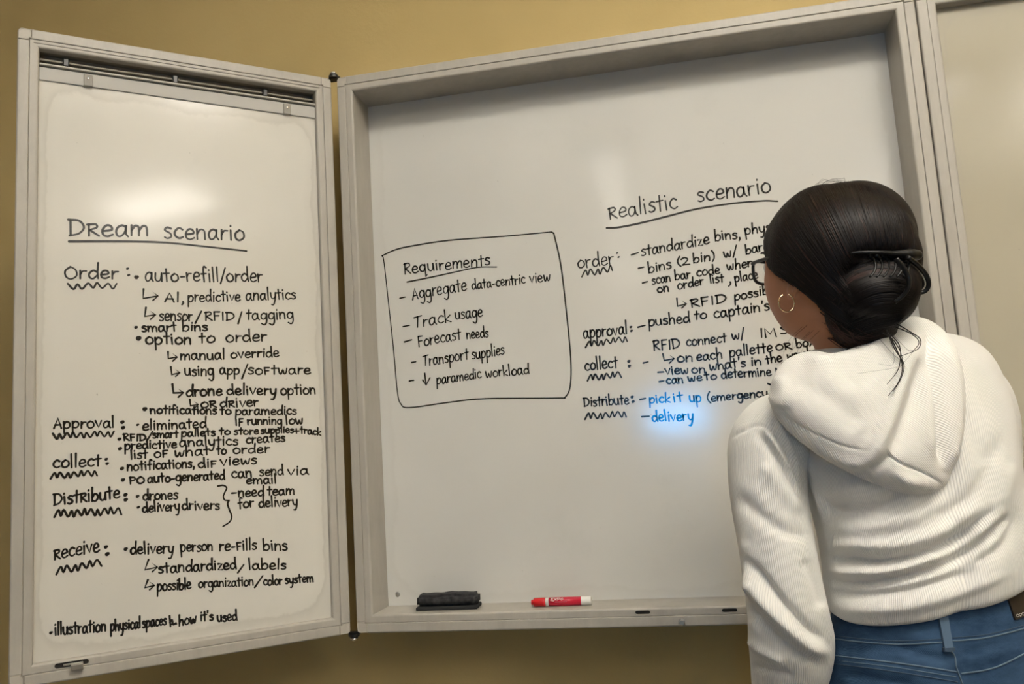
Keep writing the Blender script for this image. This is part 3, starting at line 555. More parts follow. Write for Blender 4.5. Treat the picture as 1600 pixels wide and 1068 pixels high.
# white lettering wrapped on the sleeve: EXPO in slanted strokes
mb = MB()
def wrap(u, v):   # v: height on the sleeve surface, + up
    a = v/rb+.35; r = rb+.0005; return (u, -r*math.cos(a), r*math.sin(a))
LET = {'E': ["1 1.0,0 1,0 .5,.8 .5", "0 .5,0 0,1 0"], 'X': ["0 1,.9 0", "1.1 1.15,-.15 -.3"], 'P': ["0 0,.0 1,.8 1,.9 .5,0 .45"], 'O': [".5 1,0 .5,.4 0,1 .4,.5 1"]}
u = .041
for ch_, wd_ in (('E', .0050), ('X', .0062), ('P', .0050), ('O', .0056)):
    for s in LET[ch_]:
        pts = np.array([[float(a) for a in p.split()] for p in s.split(',')]); pts = np.concatenate([np.linspace(pts[i], pts[i+1], 5)[:-1] for i in range(len(pts)-1)]+[pts[-1:]])
        p3 = [wrap(u+p[0]*wd_+p[1]*.0018, .0005+p[1]*.0052) for p in pts]; mb.add(*tube(p3, .00065, 5))
    u += wd_+.0012
for k_ in range(9): mb.add(*tube([wrap(.050+k_*.0028, -.0025), wrap(.0515+k_*.0028, -.0025)], .0003, 4))
obj('lettering', mb.me(), M['white'], mk)
b = MB()
for v0 in (-.0062,): b.add(*tube([wrap(.0375, v0), wrap(.060, v0)], .0004, 4))
obj('red_stripe', b.me(), M['redlab'], mk)
#PERSON
# ------------------------------------------------------------------ the person
def ss(x): x = np.clip(x, 0, 1); return x*x*(3-2*x)
HIP = at(1458, 1000, 1.23); ROOT = np.array([HIP[0], HIP[1], 0.0])
person = tag(empty('person', tuple(ROOT)), 'person in white ribbed hoodie and blue jeans, dark hair clipped up, writing facing the board', 'person')
def pobj(name, me, mt, parent=None, smooth=True):
    V = vco(me); setco(me, V-ROOT); return obj(name, me, mt, parent or person, smooth)
FH = np.array([-math.sin(YAW), math.cos(YAW), 0]); RH = np.array([math.cos(YAW), math.sin(YAW), 0]); ZA = np.array([0, 0, 1.])
# torso rings: px centre x, y, half width px, depth, half thickness m, tilt deg (right side up)
RINGS = [(1447, 925, 146, 1.215, .098, 14), (1447, 917, 153, 1.215, .106, 14), (1446, 898, 154, 1.215, .108, 13), (1444, 866, 154, 1.217, .108, 11), (1438, 828, 154, 1.22, .106, 9), (1428, 780, 156, 1.225, .106, 6), (1417, 725, 161, 1.235, .108, 4),
         (1404, 670, 168, 1.25, .108, 2), (1394, 632, 173, 1.262, .104, 2), (1388, 600, 168, 1.27, .098, 3), (1385, 574, 157, 1.275, .090, 5), (1384, 554, 140, 1.278, .080, 6), (1380, 538, 113, 1.28, .068, 7), (1370, 524, 72, 1.28, .054, 7)]
def rings_eval(R, n): return cr(np.array(R, float), n)
def ring_pts(r, k, sc=1.0, pw=2.35, axis=None):
    cx, cy, hw, D, b, tl = r; c = at(cx, cy, D); a = hw*D/F*sc; b = b*sc; t = math.radians(tl)
    X = RT*math.cos(t)+UP*math.sin(t); Y = FH+ZA*.12; Y = Y-X*(Y@X); Y /= np.linalg.norm(Y)
    q = np.linspace(0, 2*np.pi, k, endpoint=False)+math.pi/2      # seam at the front
    co, si = np.cos(q), np.sin(q)
    x = a*np.sign(co)*np.abs(co)**(2/pw); y = b*np.sign(si)*np.abs(si)**(2/pw)
    back = (si < 0); y = y+np.where(back, .008*np.exp(-(x/.022)**2)*np.abs(si), 0)       # spine hollow
    return c+np.outer(x, X)+np.outer(y, Y)
def loft(R, n, k, sc=1.0, cap=True, v0=0):
    RR = rings_eval(R, n); V = []; U = []
    k1 = k+1
    for i, r in enumerate(RR):
        p = ring_pts(r, k, sc); p = np.vstack([p, p[:1]]); V.append(p); U.append(np.stack([np.linspace(0, 1, k1), np.full(k1, i/(n-1))], 1))
    V = np.vstack(V); U = np.vstack(U)
    Fc = [(i*k1+j, i*k1+j+1, (i+1)*k1+j+1, (i+1)*k1+j) for i in range(n-1) for j in range(k)]
    if cap: Fc += [tuple(range(k))[::-1], tuple((n-1)*k1+j for j in range(k))]
    return V, Fc, U
def rib_mat(name, nrib, axis=0, knit=1.0, col=(.86, .835, .775)):
    m = mat(name, col, .9, spec=.15); m.node_tree.nodes['Principled BSDF'].inputs['Sheen Weight'].default_value = .25
    uv = nd(m, 'ShaderNodeUVMap'); sp = nd(m, 'ShaderNodeSeparateXYZ'); lk(m, uv.outputs[0], sp.inputs[0])
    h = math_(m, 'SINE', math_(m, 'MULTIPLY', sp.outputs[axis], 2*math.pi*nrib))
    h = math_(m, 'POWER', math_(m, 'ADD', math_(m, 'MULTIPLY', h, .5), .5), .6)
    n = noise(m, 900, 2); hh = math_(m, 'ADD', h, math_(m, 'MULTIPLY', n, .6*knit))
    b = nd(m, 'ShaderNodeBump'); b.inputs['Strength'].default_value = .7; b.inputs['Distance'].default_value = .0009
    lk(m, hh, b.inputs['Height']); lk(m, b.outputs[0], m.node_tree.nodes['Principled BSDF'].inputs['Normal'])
    c = mixc(m, h, tuple(x*.80 for x in col), col); base(m, c); return m  # rib grooves darkened in the colour for their shade
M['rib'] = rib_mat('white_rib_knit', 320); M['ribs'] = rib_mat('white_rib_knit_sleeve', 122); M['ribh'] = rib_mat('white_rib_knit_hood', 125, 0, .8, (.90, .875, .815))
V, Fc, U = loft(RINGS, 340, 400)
tor = mesh(V, Fc, U)
folds(tor, [
    ([(1292, 868), (1330, 874), (1380, 878), (1440, 866), (1500, 838), (1560, 790)], -.0130, 7), ([(1290, 852), (1330, 850), (1400, 850), (1470, 828), (1540, 780)], .009, 12),
    ([(1288, 905), (1340, 912), (1400, 904), (1470, 885), (1530, 850), (1585, 800)], -.0105, 7), ([(1290, 890), (1340, 893), (1400, 888), (1480, 860)], .008, 8),
    ([(1292, 944), (1350, 952), (1420, 947), (1500, 924), (1580, 892)], .006, 11), ([(1290, 925), (1350, 930), (1430, 921), (1520, 892)], -.006, 8),
    ([(1280, 788), (1320, 800), (1370, 794), (1420, 770)], -.007, 10), ([(1300, 765), (1350, 765), (1410, 745)], .006, 14), ([(1290, 820), (1350, 826), (1430, 806), (1500, 770)], .005, 12),
    ([(1210, 640), (1230, 690), (1252, 745), (1266, 800)], -.012, 6), ([(1222, 650), (1250, 705), (1275, 760), (1290, 820)], .007, 8), ([(1246, 700), (1268, 745), (1300, 800)], -.004, 5),
    ([(1500, 640), (1530, 690), (1540, 730)], -.005, 14), ([(1565, 680), (1530, 760), (1480, 805)], -.004, 12), ([(1582, 720), (1560, 790), (1510, 845)], .005, 13), ([(1592, 800), (1570, 850), (1520, 885)], -.005, 9),
    ([(1452, 700), (1450, 760), (1452, 820)], -.004, 20)])
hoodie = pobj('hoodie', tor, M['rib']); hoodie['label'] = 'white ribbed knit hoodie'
# sleeves
def sleeve(path, rads, k=180, n=330, ref=None):
    P = cr([p for p in path], n); R = cr(np.array(rads)[:, None], n)[:, 0]
    T = np.gradient(P, axis=0); T /= np.linalg.norm(T, axis=1)[:, None]; N = FH-T[0]*(FH@T[0]); N /= np.linalg.norm(N); V = []; U = []
    for i in range(n):
        N = N-T[i]*(N@T[i]); N /= np.linalg.norm(N); B = np.cross(T[i], N); q = np.linspace(0, 2*np.pi, k+1)
        V.append(P[i]+R[i]*(np.outer(np.cos(q), N)*1.02+np.outer(np.sin(q), B))); U.append(np.stack([np.linspace(0, 1, k+1), np.full(k+1, i/(n-1))], 1))
    k1 = k+1
    Fc = [(i*k1+j, i*k1+j+1, (i+1)*k1+j+1, (i+1)*k1+j) for i in range(n-1) for j in range(k)]+[tuple(range(k))[::-1], tuple((n-1)*k1+j for j in range(k))]
    return fix(mesh(np.vstack(V), Fc, np.vstack(U))), P
la = [(1262, 655, 1.262), (1232, 664, 1.258), (1206, 692, 1.25), (1199, 735, 1.24), (1203, 790, 1.225), (1213, 850, 1.21), (1222, 905, 1.20), (1231, 960, 1.20), (1236, 1005, 1.215), (1232, 1060, 1.235), (1222, 1120, 1.26), (1212, 1180, 1.28), (1206, 1215, 1.29)]
lr = [.030, .054, .0600, .0565, .0540, .0530, .0535, .0560, .0590, .0530, .0430, .0350, .0310]
slv, LP = sleeve([at(*p) for p in la], lr)
folds(slv, [
    ([(1162, 868), (1190, 900), (1222, 940), (1262, 982), (1292, 1004)], -.0095, 7), ([(1160, 892), (1188, 932), (1225, 972), (1265, 1008), (1297, 1022)], .0120, 11),
    ([(1168, 945), (1200, 985), (1240, 1018), (1284, 1042)], -.0095, 7), ([(1168, 1000), (1190, 1015), (1230, 1035)], .007, 8), ([(1172, 1038), (1200, 1048), (1240, 1056)], -.006, 6),
    ([(1280, 940), (1298, 975), (1304, 1010)], .003, 14), ([(1255, 870), (1275, 910), (1285, 950)], -.005, 9),
    ([(1134, 690), (1160, 673), (1187, 664), (1215, 682), (1240, 716), (1256, 750), (1264, 785)], -.0035, 2.6), ([(1150, 770), (1180, 800), (1225, 830), (1265, 840)], -.005, 11), ([(1190, 720), (1220, 760), (1255, 800)], .005, 12),
    ([(1180, 672), (1210, 712), (1240, 758), (1262, 800)], -.006, 6), ([(1190, 664), (1214, 700), (1240, 745), (1256, 785)], .005, 4), ([(1200, 655), (1225, 700), (1248, 748), (1258, 775)], -.007, 4.5), ([(1212, 650), (1238, 705), (1256, 755)], .004, 3.5),
    ([(1162, 840), (1168, 880), (1170, 930)], .003, 11), ([(1172, 965), (1176, 985), (1173, 1010)], .006, 9)])
pobj('sleeve', slv, M['ribs'], hoodie)
ra = [(1498, 600, 1.28), (1522, 610, 1.285), (1538, 650, 1.29), (1544, 700, 1.30), (1546, 750, 1.32), (1540, 795, 1.35), (1515, 800, 1.385), (1480, 775, 1.43), (1448, 745, 1.475), (1425, 720, 1.51)]
rr_ = [.030, .045, .047, .045, .044, .046, .042, .036, .032, .029]
slv2, RP = sleeve([at(*p) for p in ra], rr_, 80, 120)
pobj('sleeve', slv2, M['ribs'], hoodie)
# shoulder seam of the near sleeve
TB = bvh(mesh(np.vstack([vco(slv), vco(tor)])+ROOT, [tuple(p.vertices) for p in slv.polygons]+[tuple(i+len(slv.vertices) for i in p.vertices) for p in tor.polygons]))
def seam(tree, px, r, off=0.0, n=40, flat=1.0):
    pts = []
    for p in cr(px, n):
        h, nn = cast(tree, *p)
        if h is not None:
            nn = nn if nn@(CAM-h) > 0 else -nn
            pts.append(h+nn*off)
    if len(pts) < 3: return None
    P = np.array(pts); K = np.ones(5)/5; Q = P.copy()
    if len(P) > 8:
        for a in range(3): Q[2:-2, a] = np.convolve(P[:, a], K, 'valid')
    return mesh(*tube(Q, r, 6))
# hood -------------------------------------------------------------
RE = rings_eval(RINGS, 160)
def torso_back(px, py):
    """depth of the torso's back surface along that column"""
    y = RE[::-1, 1]; r = [np.interp(py, y, RE[::-1, k]) for k in range(5)]
    x = np.clip((px-r[0])/r[2], -1, 1); return r[3]-r[4]*np.sqrt(np.clip(1-np.abs(x)**2.3, 0, 1))
HO = np.array([(1200, 622), (1207, 592), (1222, 567), (1248, 552), (1275, 548), (1302, 551), (1340, 540), (1380, 518), (1402, 503), (1428, 494), (1460, 504), (1486, 530), (1502, 575), (1508, 630), (1502, 690), (1490, 730), (1480, 756), (1466, 766), (1448, 771), (1425, 773), (1385, 763), (1335, 742), (1285, 715), (1245, 685), (1213, 652)], float)
hc = np.array([1362., 640.]); KA, KR = 300, 90
HB = cr(np.vstack([HO, HO[:1]]), KA+1)[:-1]
rho = np.linspace(0, 1, KR)**.8
Vh, Uh = [], []
for q in rho:
    pts = hc+(HB-hc)*q; x, y = pts[:, 0], pts[:, 1]
    bs = np.array([torso_back(a, b) for a, b in zip(x, y)])
    # average depth away from the silhouette so that the hood bridges from shoulder to shoulder
    bridge = 1.152-.00022*(y-600); bs = np.minimum(bs, 1.235); bb = .30*bs+.70*bridge
    th = .046*np.sqrt(np.clip(1-q**2.6, 0, 1))
    D = bb+.018-th
    D += .022*ss((560-y)/60)                       # hood hugs the neck at the top
    Vh.append((x, y, D)); ang = math.radians(38)
    Uh.append(np.stack([((x-1200)*math.cos(ang)+(y-500)*math.sin(ang)*-1)/300, (y-500)/300], 1))
rows = [np.array([at(a, b, c) for a, b, c in zip(*v)]) for v in Vh]
# back of the hood: tucks in behind its edge
edge_in = []
for q, dd in ((.985, .012), (.93, .03), (.80, .040), (.5, .045)):
    pts = hc+(HB-hc)*q; D = Vh[-1][2]+dd-.004; edge_in.append(np.array([at(a, b, c) for a, b, c in zip(pts[:, 0], pts[:, 1], D)])); Uh.append(Uh[-1]*0)
allr = rows[1:]+edge_in; Vv = np.vstack([rows[0][:1]]+allr); UU = np.vstack([Uh[0][:1]]+Uh[1:])
Fc = [(0, 1+j, 1+(j+1) % KA) for j in range(KA)]
nr = len(allr); Fc += [(1+i*KA+j, 1+(i+1)*KA+j, 1+(i+1)*KA+(j+1) % KA, 1+i*KA+(j+1) % KA) for i in range(nr-1) for j in range(KA)]
Fc.append(tuple(1+(nr-1)*KA+j for j in range(KA))[::-1])
hd = fix(mesh(Vv, Fc, UU))
if (vno(hd)[0]@(CAM-vco(hd)[0])) < 0: hd.flip_normals()
folds(hd, [
    ([(1432, 530), (1418, 575), (1402, 620), (1388, 660), (1372, 695), (1345, 722)], .0085, 15),
    ([(1445, 545), (1434, 600), (1416, 655), (1400, 700), (1392, 712)], -.011, 14),
    ([(1446, 515), (1458, 560), (1464, 610), (1468, 670), (1474, 735)], -.013, 7), ([(1432, 545), (1448, 600), (1452, 660), (1455, 720)], .006, 11),
    ([(1470, 515), (1490, 575), (1494, 640), (1488, 700), (1478, 745)], .010, 14),
    ([(1355, 735), (1380, 722), (1392, 708)], -.005, 7), ([(1240, 690), (1290, 722), (1330, 740), (1370, 735)], -.004, 9),
    ([(1215, 655), (1260, 694), (1300, 716), (1345, 724), (1372, 704)], .0045, 9),
    ([(1400, 745), (1430, 755), (1465, 760)], .005, 10), ([(1380, 695), (1392, 712), (1408, 724), (1440, 737), (1474, 756)], -.0035, 2.4),
    ([(1392, 735), (1420, 748), (1450, 750)], .004, 9),
    ([(1212, 643), (1260, 671), (1310, 694), (1345, 702), (1364, 701)], -.0016, 2.4),
    ([(1240, 575), (1265, 600), (1320, 640), (1350, 670)], -.006, 22), ([(1215, 585), (1225, 610), (1222, 640)], .006, 12), ([(1250, 560), (1300, 562), (1350, 552), (1400, 520)], .006, 9),
    ([(1300, 590), (1350, 590), (1395, 560)], -.004, 16)])
hood = pobj('hood', hd, M['ribh'], hoodie)
# body under the clothes: one continuous skin ------------------------
HCN = at(1289, 412, 1.29); phi = math.radians(29); tl = math.radians(3)
hz = UP*math.cos(tl)-RT*math.sin(tl)+FH*.10; hz /= np.linalg.norm(hz)
hy = FH*math.cos(phi)-RH*math.sin(phi); hy -= hz*(hy@hz); hy /= np.linalg.norm(hy); hx = np.cross(hy, hz)
HR = np.array([.076, .098, .118])
def hw(p): p = np.atleast_2d(p); return HCN+np.outer(p[:, 0], hx)+np.outer(p[:, 1], hy)+np.outer(p[:, 2], hz)
def head_pts(d):
    p = d*HR; x, y, z = p[:, 0].copy(), p[:, 1].copy(), p[:, 2].copy()
    lo = np.clip(-z/.118, 0, 1); fr = ss(y/.06)
    q_ = np.sqrt(np.clip(1-lo**3.0, 0, 1))/np.sqrt(np.clip(1-lo**2, 1e-4, 1)); q_ = np.where(lo > 0, np.minimum(q_, 3), 1); x = x*q_; p[:, 0] = x*(1-.16*lo**1.5); y = y*q_; fr = ss(y/.06)
    p[:, 1] = np.where(y > 0, y*(1-.10*lo), y*(1-.30*lo))+.016*lo
    g = lambda cx, cz, sx, sz: np.exp(-((x-cx)/sx)**2-((z-cz)/sz)**2)*fr
    p[:, 1] += .021*g(0, -.024, .011, .020)+.008*g(0, .0, .008, .03)-.009*g(.031, .008, .016, .012)-.009*g(-.031, .008, .016, .012)+.004*g(0, .03, .05, .012)
    p[:, 1] += .006*g(0, -.056, .022, .008)+.007*g(0, -.098, .022, .016)-.003*g(0, -.070, .02, .006)
    for sgn in (-1, 1): p[:, 0] += sgn*.006*np.exp(-((y-.055)/.03)**2-((z+.025)/.03)**2)*(np.sign(x) == sgn)
    return p
def sph(nu, nv):
    V = []
    for i in range(nv+1):
        th = math.pi*i/nv
        for j in range(nu): ph = 2*math.pi*j/nu; V.append((math.sin(th)*math.cos(ph), math.sin(th)*math.sin(ph), math.cos(th)))
    return np.array(V), [(i*nu+j, i*nu+(j+1) % nu, (i+1)*nu+(j+1) % nu, (i+1)*nu+j) for i in range(nv) for j in range(nu)]
SD, SF = sph(96, 72)
bb = MB(); bb.add(hw(head_pts(SD)), SF)
for sg in (-1, 1):     # ears: rim, lobe, inner bowl
    c = 0; t_ = np.linspace(-.4, 4.3, 18)
    path = np.stack([np.full(18, sg*.079)+sg*.006*np.sin(t_*.7), -.008-.014*np.sin(t_-.2)*1.0, -.024+.027*np.cos(t_-.2)], 1)
    bb.add(*tube(hw(path), .0048, 8)); bb.add(*ellipsoid(hw([[sg*.0745, -.006, -.020]])[0], (hx, hy, hz), (.006, .013, .026), 14, 10)); bb.add(*ellipsoid(hw([[sg*.080, .001, -.052]])[0], (hx, hy, hz), (.0045, .007, .009), 12, 8))
NK = [at(1372, 600, 1.27), at(1352, 565, 1.272), at(1334, 532, 1.282), at(1318, 495, 1.292), at(1308, 455, 1.30)]
bb.add(*tube(cr(NK, 24), np.interp(np.linspace(0, 1, 24), [0, .3, .6, 1], [.075, .061, .056, .056]), 32, ref=FH))
Vt, Ft, _ = loft(RINGS[2:-1], 40, 64, .84); k1 = 65
bb.add(Vt, Ft)
bb.add(*tube(LP[14::3], np.interp(np.linspace(0, 1, len(LP[14::3])), [0, .6, 1], [.030, .028, .022]), 24)); bb.add(*tube(RP[6:], np.interp(np.linspace(0, 1, len(RP)-6), [0, .6, 1], [.038, .036, .024]), 24))
def hand(wr, dr, nm, th, curl, sc=1.0):
    """wr wrist point, dr pointing direction, nm palm normal, th thumb side"""
    dr = dr/np.linalg.norm(dr); nm = nm-dr*(nm@dr); nm /= np.linalg.norm(nm); th = np.cross(dr, nm)*np.sign(np.cross(dr, nm)@th)
    P = lambda a, b, c=0: wr+sc*(dr*a+th*b+nm*c)
    bb.add(*tube([wr-dr*.02, wr+dr*.012], .024*sc, 20)); bb.add(*ellipsoid(P(.050, 0), (dr, th, nm), (.052*sc, .040*sc, .015*sc), 20, 14)); bb.add(*ellipsoid(P(.032, .022, .006), (dr, th, nm), (.032*sc, .016*sc, .014*sc), 16, 10))
    for b0, L in ((.028, .070), (.0095, .078), (-.0095, .072), (-.028, .056)):
        pts = [P(.06, b0*.8)]; a = 0; p = P(.088, b0); pts.append(p)
        for s_ in (.45, .30, .25):
            a += curl; p = p+sc*L*s_*(dr*math.cos(a)+nm*math.sin(a)+th*b0*1.2); pts.append(p)
        bb.add(*tube(cr(pts, 16), np.linspace(.0100, .0078, 16)*sc, 12)); bb.add(*ellipsoid(p, (dr, th, nm), (.0080*sc,)*3, 10, 8))
    p = P(.022, .026, .004); pts = [P(.008, .012), p]
    for s_, a in ((.034, .75), (.028, .45), (.022, .25)):
        p = p+sc*s_*(dr*math.cos(a)+th*math.sin(a)+nm*curl*.35); pts.append(p)
    bb.add(*tube(cr(pts, 14), np.linspace(.0125, .0085, 14)*sc, 12)); bb.add(*ellipsoid(p, (dr, th, nm), (.0087*sc,)*3, 10, 8))
hand(LP[-1], (LP[-1]-LP[-20]), RH, FH, .38); hand(RP[-1], (RP[-1]-RP[-10]), FH, UP, .30)
LX = RH
def leg(sg, sc, z0=.07):
    return [HIP+LX*sg*.070+ZA*(-.03), HIP+LX*sg*.076-ZA*.13, HIP+LX*sg*.082-ZA*.30-FH*.005]+[np.array([*(ROOT+LX*sg*.095+FH*.01)[:2], z]) for z in (.52, .36, .20, z0)]
LRAD = [.078, .086, .077, .060, .056, .044, .039]
for sg in (-1, 1):
    bb.add(*tube(cr(leg(sg, 1), 40), cr(np.array(LRAD)[:, None]*.9, 40)[:, 0], 28))
    fp = np.array([*(ROOT+LX*sg*.095)[:2], 0]); bb.add(*tube([fp+ZA*.075-FH*.02, fp+ZA*.05+FH*.05, fp+ZA*.035+FH*.15], [.038, .036, .028], 18)); bb.add(*ellipsoid(fp+ZA*.04-FH*.03, (LX, FH, ZA), (.032, .04, .036)))
bb.add(*ellipsoid(HIP-ZA*.02, (LX, FH, ZA), (.128, .082, .10), 40, 28))
body = remesh(bb.me(), .0050, 2)
m = M['skin'] = mat('brown_skin', (.38, .175, .098), .5, spec=.35); m.node_tree.nodes['Principled BSDF'].inputs['Subsurface Weight'].default_value = .12
m.node_tree.nodes['Principled BSDF'].inputs['Subsurface Radius'].default_value = (.012, .004, .002)
base(m, ramp(m, noise(m, 14, 4), [(.3, (.40, .170, .090)), (.7, (.49, .225, .125))])); bump(m, noise(m, 500, 3), .15, .0005)
pobj('body', body, M['skin'])
M['eye'] = mat('eye_white', (.75, .72, .68), .2); M['lip'] = mat('lip', (.36, .12, .10), .45); M['brow'] = mat('dark_brow', (.02, .012, .01), .7)
for sg in (-1, 1):
    e = pobj('eye', mesh(*ellipsoid(hw([[sg*.031, .079, .008]])[0], (hx, hy, hz), (.0125, .0115, .0105), 20, 14)), M['eye']); e['label'] = 'eye'
    pobj('iris', mesh(*ellipsoid(hw([[sg*.031, .0885, .006]])[0], (hx, hy, hz), (.0055, .0028, .0055), 16, 8)), M['brow'], e)
    xs = np.linspace(.014, .052, 10); pobj('eyebrow', mesh(*tube(hw(np.stack([sg*xs, .093-((xs-.01)/.05)**2*.022, .029+.004*np.sin((xs-.014)/.038*3)], 1)), np.linspace(.0035, .0015, 10), 6)), M['brow'])
xs = np.linspace(-.021, .021, 14)
for dz, r in ((-.0545, .0032), (-.0605, .0038)): pobj('lip', mesh(*tube(hw(np.stack([xs, .0945-(xs/.03)**2*.016+(0 if dz > -.057 else -.001), np.full(14, dz)+.0012*np.cos(xs*240)], 1)), r*np.sqrt(np.clip(1-(xs/.0225)**2, .02, 1)), 8)), M['lip'])
# jeans --------------------------------------------------------------
JR = [(1447, 908, 138, 1.215, .090, 13), (1448, 938, 143, 1.215, .098, 12), (1452, 970, 150, 1.215, .104, 8), (1456, 1005, 160, 1.216, .110, 4), (1460, 1040, 168, 1.222, .116, 2), (1464, 1080, 173, 1.23, .118, 0), (1468, 1120, 172, 1.24, .112, 0)]
jb = MB(); V, Fc, _ = loft(JR, 40, 80); jb.add(V, Fc)
for sg in (-1, 1): jb.add(*tube(cr(leg(sg, 1, .055), 50), cr(np.array(LRAD)[:, None]*1.10+.004, 50)[:, 0], 36))
jn = remesh(jb.me(), .0052, 3)
folds(jn, [([(1295, 1012), (1340, 1016), (1400, 1012), (1470, 1008)], -.0022, 4), ([(1330, 985), (1400, 985), (1440, 980)], .002, 8),
           ([(1400, 1008), (1430, 1020), (1480, 1030)], -.005, 6), ([(1495, 1022), (1540, 1012), (1590, 1000)], -.003, 6), ([(1310, 1050), (1370, 1062), (1430, 1070)], -.004, 8),
           ([(1410, 982), (1425, 984), (1442, 984)], -.003, 3), ([(1296, 960), (1400, 968), (1480, 950)], .002, 8)])
m = M['denim'] = mat('blue_denim', (.06, .12, .22), .85, spec=.2)
c = ramp(m, noise(m, 9, 6, .7, stretch=(1, 1, 2.2)), [(.36, (.006, .020, .055)), (.64, (.042, .090, .170))]); wv = nd(m, 'ShaderNodeTexWave', bands_direction='DIAGONAL'); wv.inputs['Scale'].default_value = 330; tc = nd(m, 'ShaderNodeTexCoord'); lk(m, tc.outputs['Object'], wv.inputs[0])
c = mixc(m, math_(m, 'MULTIPLY', wv.outputs[1], .3), c, (.06, .115, .20)); c = mixc(m, math_(m, 'MULTIPLY', noise(m, 500, 2), .35), c, (.02, .05, .09)); base(m, c); bump(m, wv.outputs[1], .3, .0006)
jeans = pobj('jeans', jn, M['denim']); jeans['label'] = 'blue denim jeans'
JT = bvh(mesh(vco(jn)+ROOT, [tuple(p.vertices) for p in jn.polygons]))
M['thread'] = mat('pale_blue_stitching', (.085, .13, .18), .8); M['denimd'] = mat('dark_denim_edge', (.03, .055, .09), .85)
for pl, r, mt in (([(1292, 991), (1340, 997), (1400, 1001), (1472, 998)], .0006, 'denimd'), ([(1488, 996), (1540, 991), (1590, 979), (1620, 970)], .0006, 'denimd'), ([(1296, 1030), (1350, 1036), (1400, 1042), (1450, 1050), (1494, 1057)], .0006, 'thread'),
              ([(1292, 996), (1340, 1002), (1400, 1006), (1474, 1003)], .0010, 'thread'), ([(1488, 1001), (1540, 996), (1590, 984), (1620, 975)], .0010, 'thread'),
              ([(1298, 1023), (1350, 1029), (1400, 1035), (1450, 1042), (1494, 1049)], .0011, 'thread'), ([(1298, 1036), (1350, 1042), (1400, 1049), (1450, 1057), (1496, 1065)], .0008, 'denimd'),
              ([(1502, 1052), (1550, 1044), (1590, 1026), (1620, 1010)], .0011, 'thread'), ([(1486, 1016), (1492, 1026), (1494, 1042), (1500, 1058), (1506, 1075)], .0013, 'thread')):
    s = seam(JT, pl, r, .0002)
    if s: pobj('jeans_seam', s, M[mt], jeans)
def patch(tree, quad, n, m_, thick, mt, name, parent, off=.001):
    q = np.array(quad, float); Vp = []
    for i in range(n):
        for j in range(m_):
            u_, v_ = i/(n-1), j/(m_-1); p = (1-v_)*((1-u_)*q[0]+u_*q[1])+v_*((1-u_)*q[3]+u_*q[2]); h, nn = cast(tree, *p)
            if h is None: return None
            nn = nn if nn@(CAM-h) > 0 else -nn; Vp.append((h, nn))
    A = np.array([h for h, _ in Vp]).reshape(n, m_, 3); Nn = np.mean([x for _, x in Vp], axis=0); Nn /= np.linalg.norm(Nn)
    for _ in range(4): A[1:-1, 1:-1] = (A[:-2, 1:-1]+A[2:, 1:-1]+A[1:-1, :-2]+A[1:-1, 2:])/4
    top = (A+Nn*(off+thick)).reshape(-1, 3); bot = (A+Nn*(off-.002)).reshape(-1, 3); K = n*m_
    Fp = [(i*m_+j, (i+1)*m_+j, (i+1)*m_+j+1, i*m_+j+1) for i in range(n-1) for j in range(m_-1)]
    ring = [j for j in range(m_)]+[i*m_+m_-1 for i in range(1, n)]+[(n-1)*m_+j for j in range(m_-2, -1, -1)]+[i*m_ for i in range(n-2, 0, -1)]
    Fa = Fp+[tuple(K+i for i in f[::-1]) for f in Fp]+[(ring[i], ring[(i+1) % len(ring)], K+ring[(i+1) % len(ring)], K+ring[i]) for i in range(len(ring))]
    return pobj(name, fix(mesh(np.vstack([top, bot]), Fa)), mt, parent, False)
M['denimloop'] = mat('worn_denim_loop', (.075, .125, .19), .85)
patch(JT, [(1464, 960), (1478, 957), (1487, 1012), (1474, 1014)], 5, 16, .0022, M['denimloop'], 'belt_loop', jeans, .0022)
patch(JT, [(1472, 1011), (1488, 1010), (1488, 1016), (1472, 1017)], 5, 4, .0052, M['denimd'], 'belt_loop_stitch', jeans)
M['leather'] = mat('dark_brown_leather', (.014, .010, .008), .5)
pt = patch(JT, [(1571, 928), (1596, 918), (1606, 960), (1584, 968)], 8, 10, .0016, M['leather'], 'back_patch', jeans)
if pt:
    pt['label'] = 'dark brown leather patch'
    mb = MB()
    for k_ in range(4):
        h, nn = cast(JT, 1587+k_*4.2, 961-k_*1.3)
        if h is not None:
            nn = nn if nn@(CAM-h) > 0 else -nn; c0 = h+nn*.0030
            mb.add(*tube([c0+.0017*(RT*math.cos(a)+UP*math.sin(a)*1.1) for a in np.linspace(0, 5.5, 9)], .00035, 4))
    pobj('patch_lettering', mb.me(), M['white'], jeans)
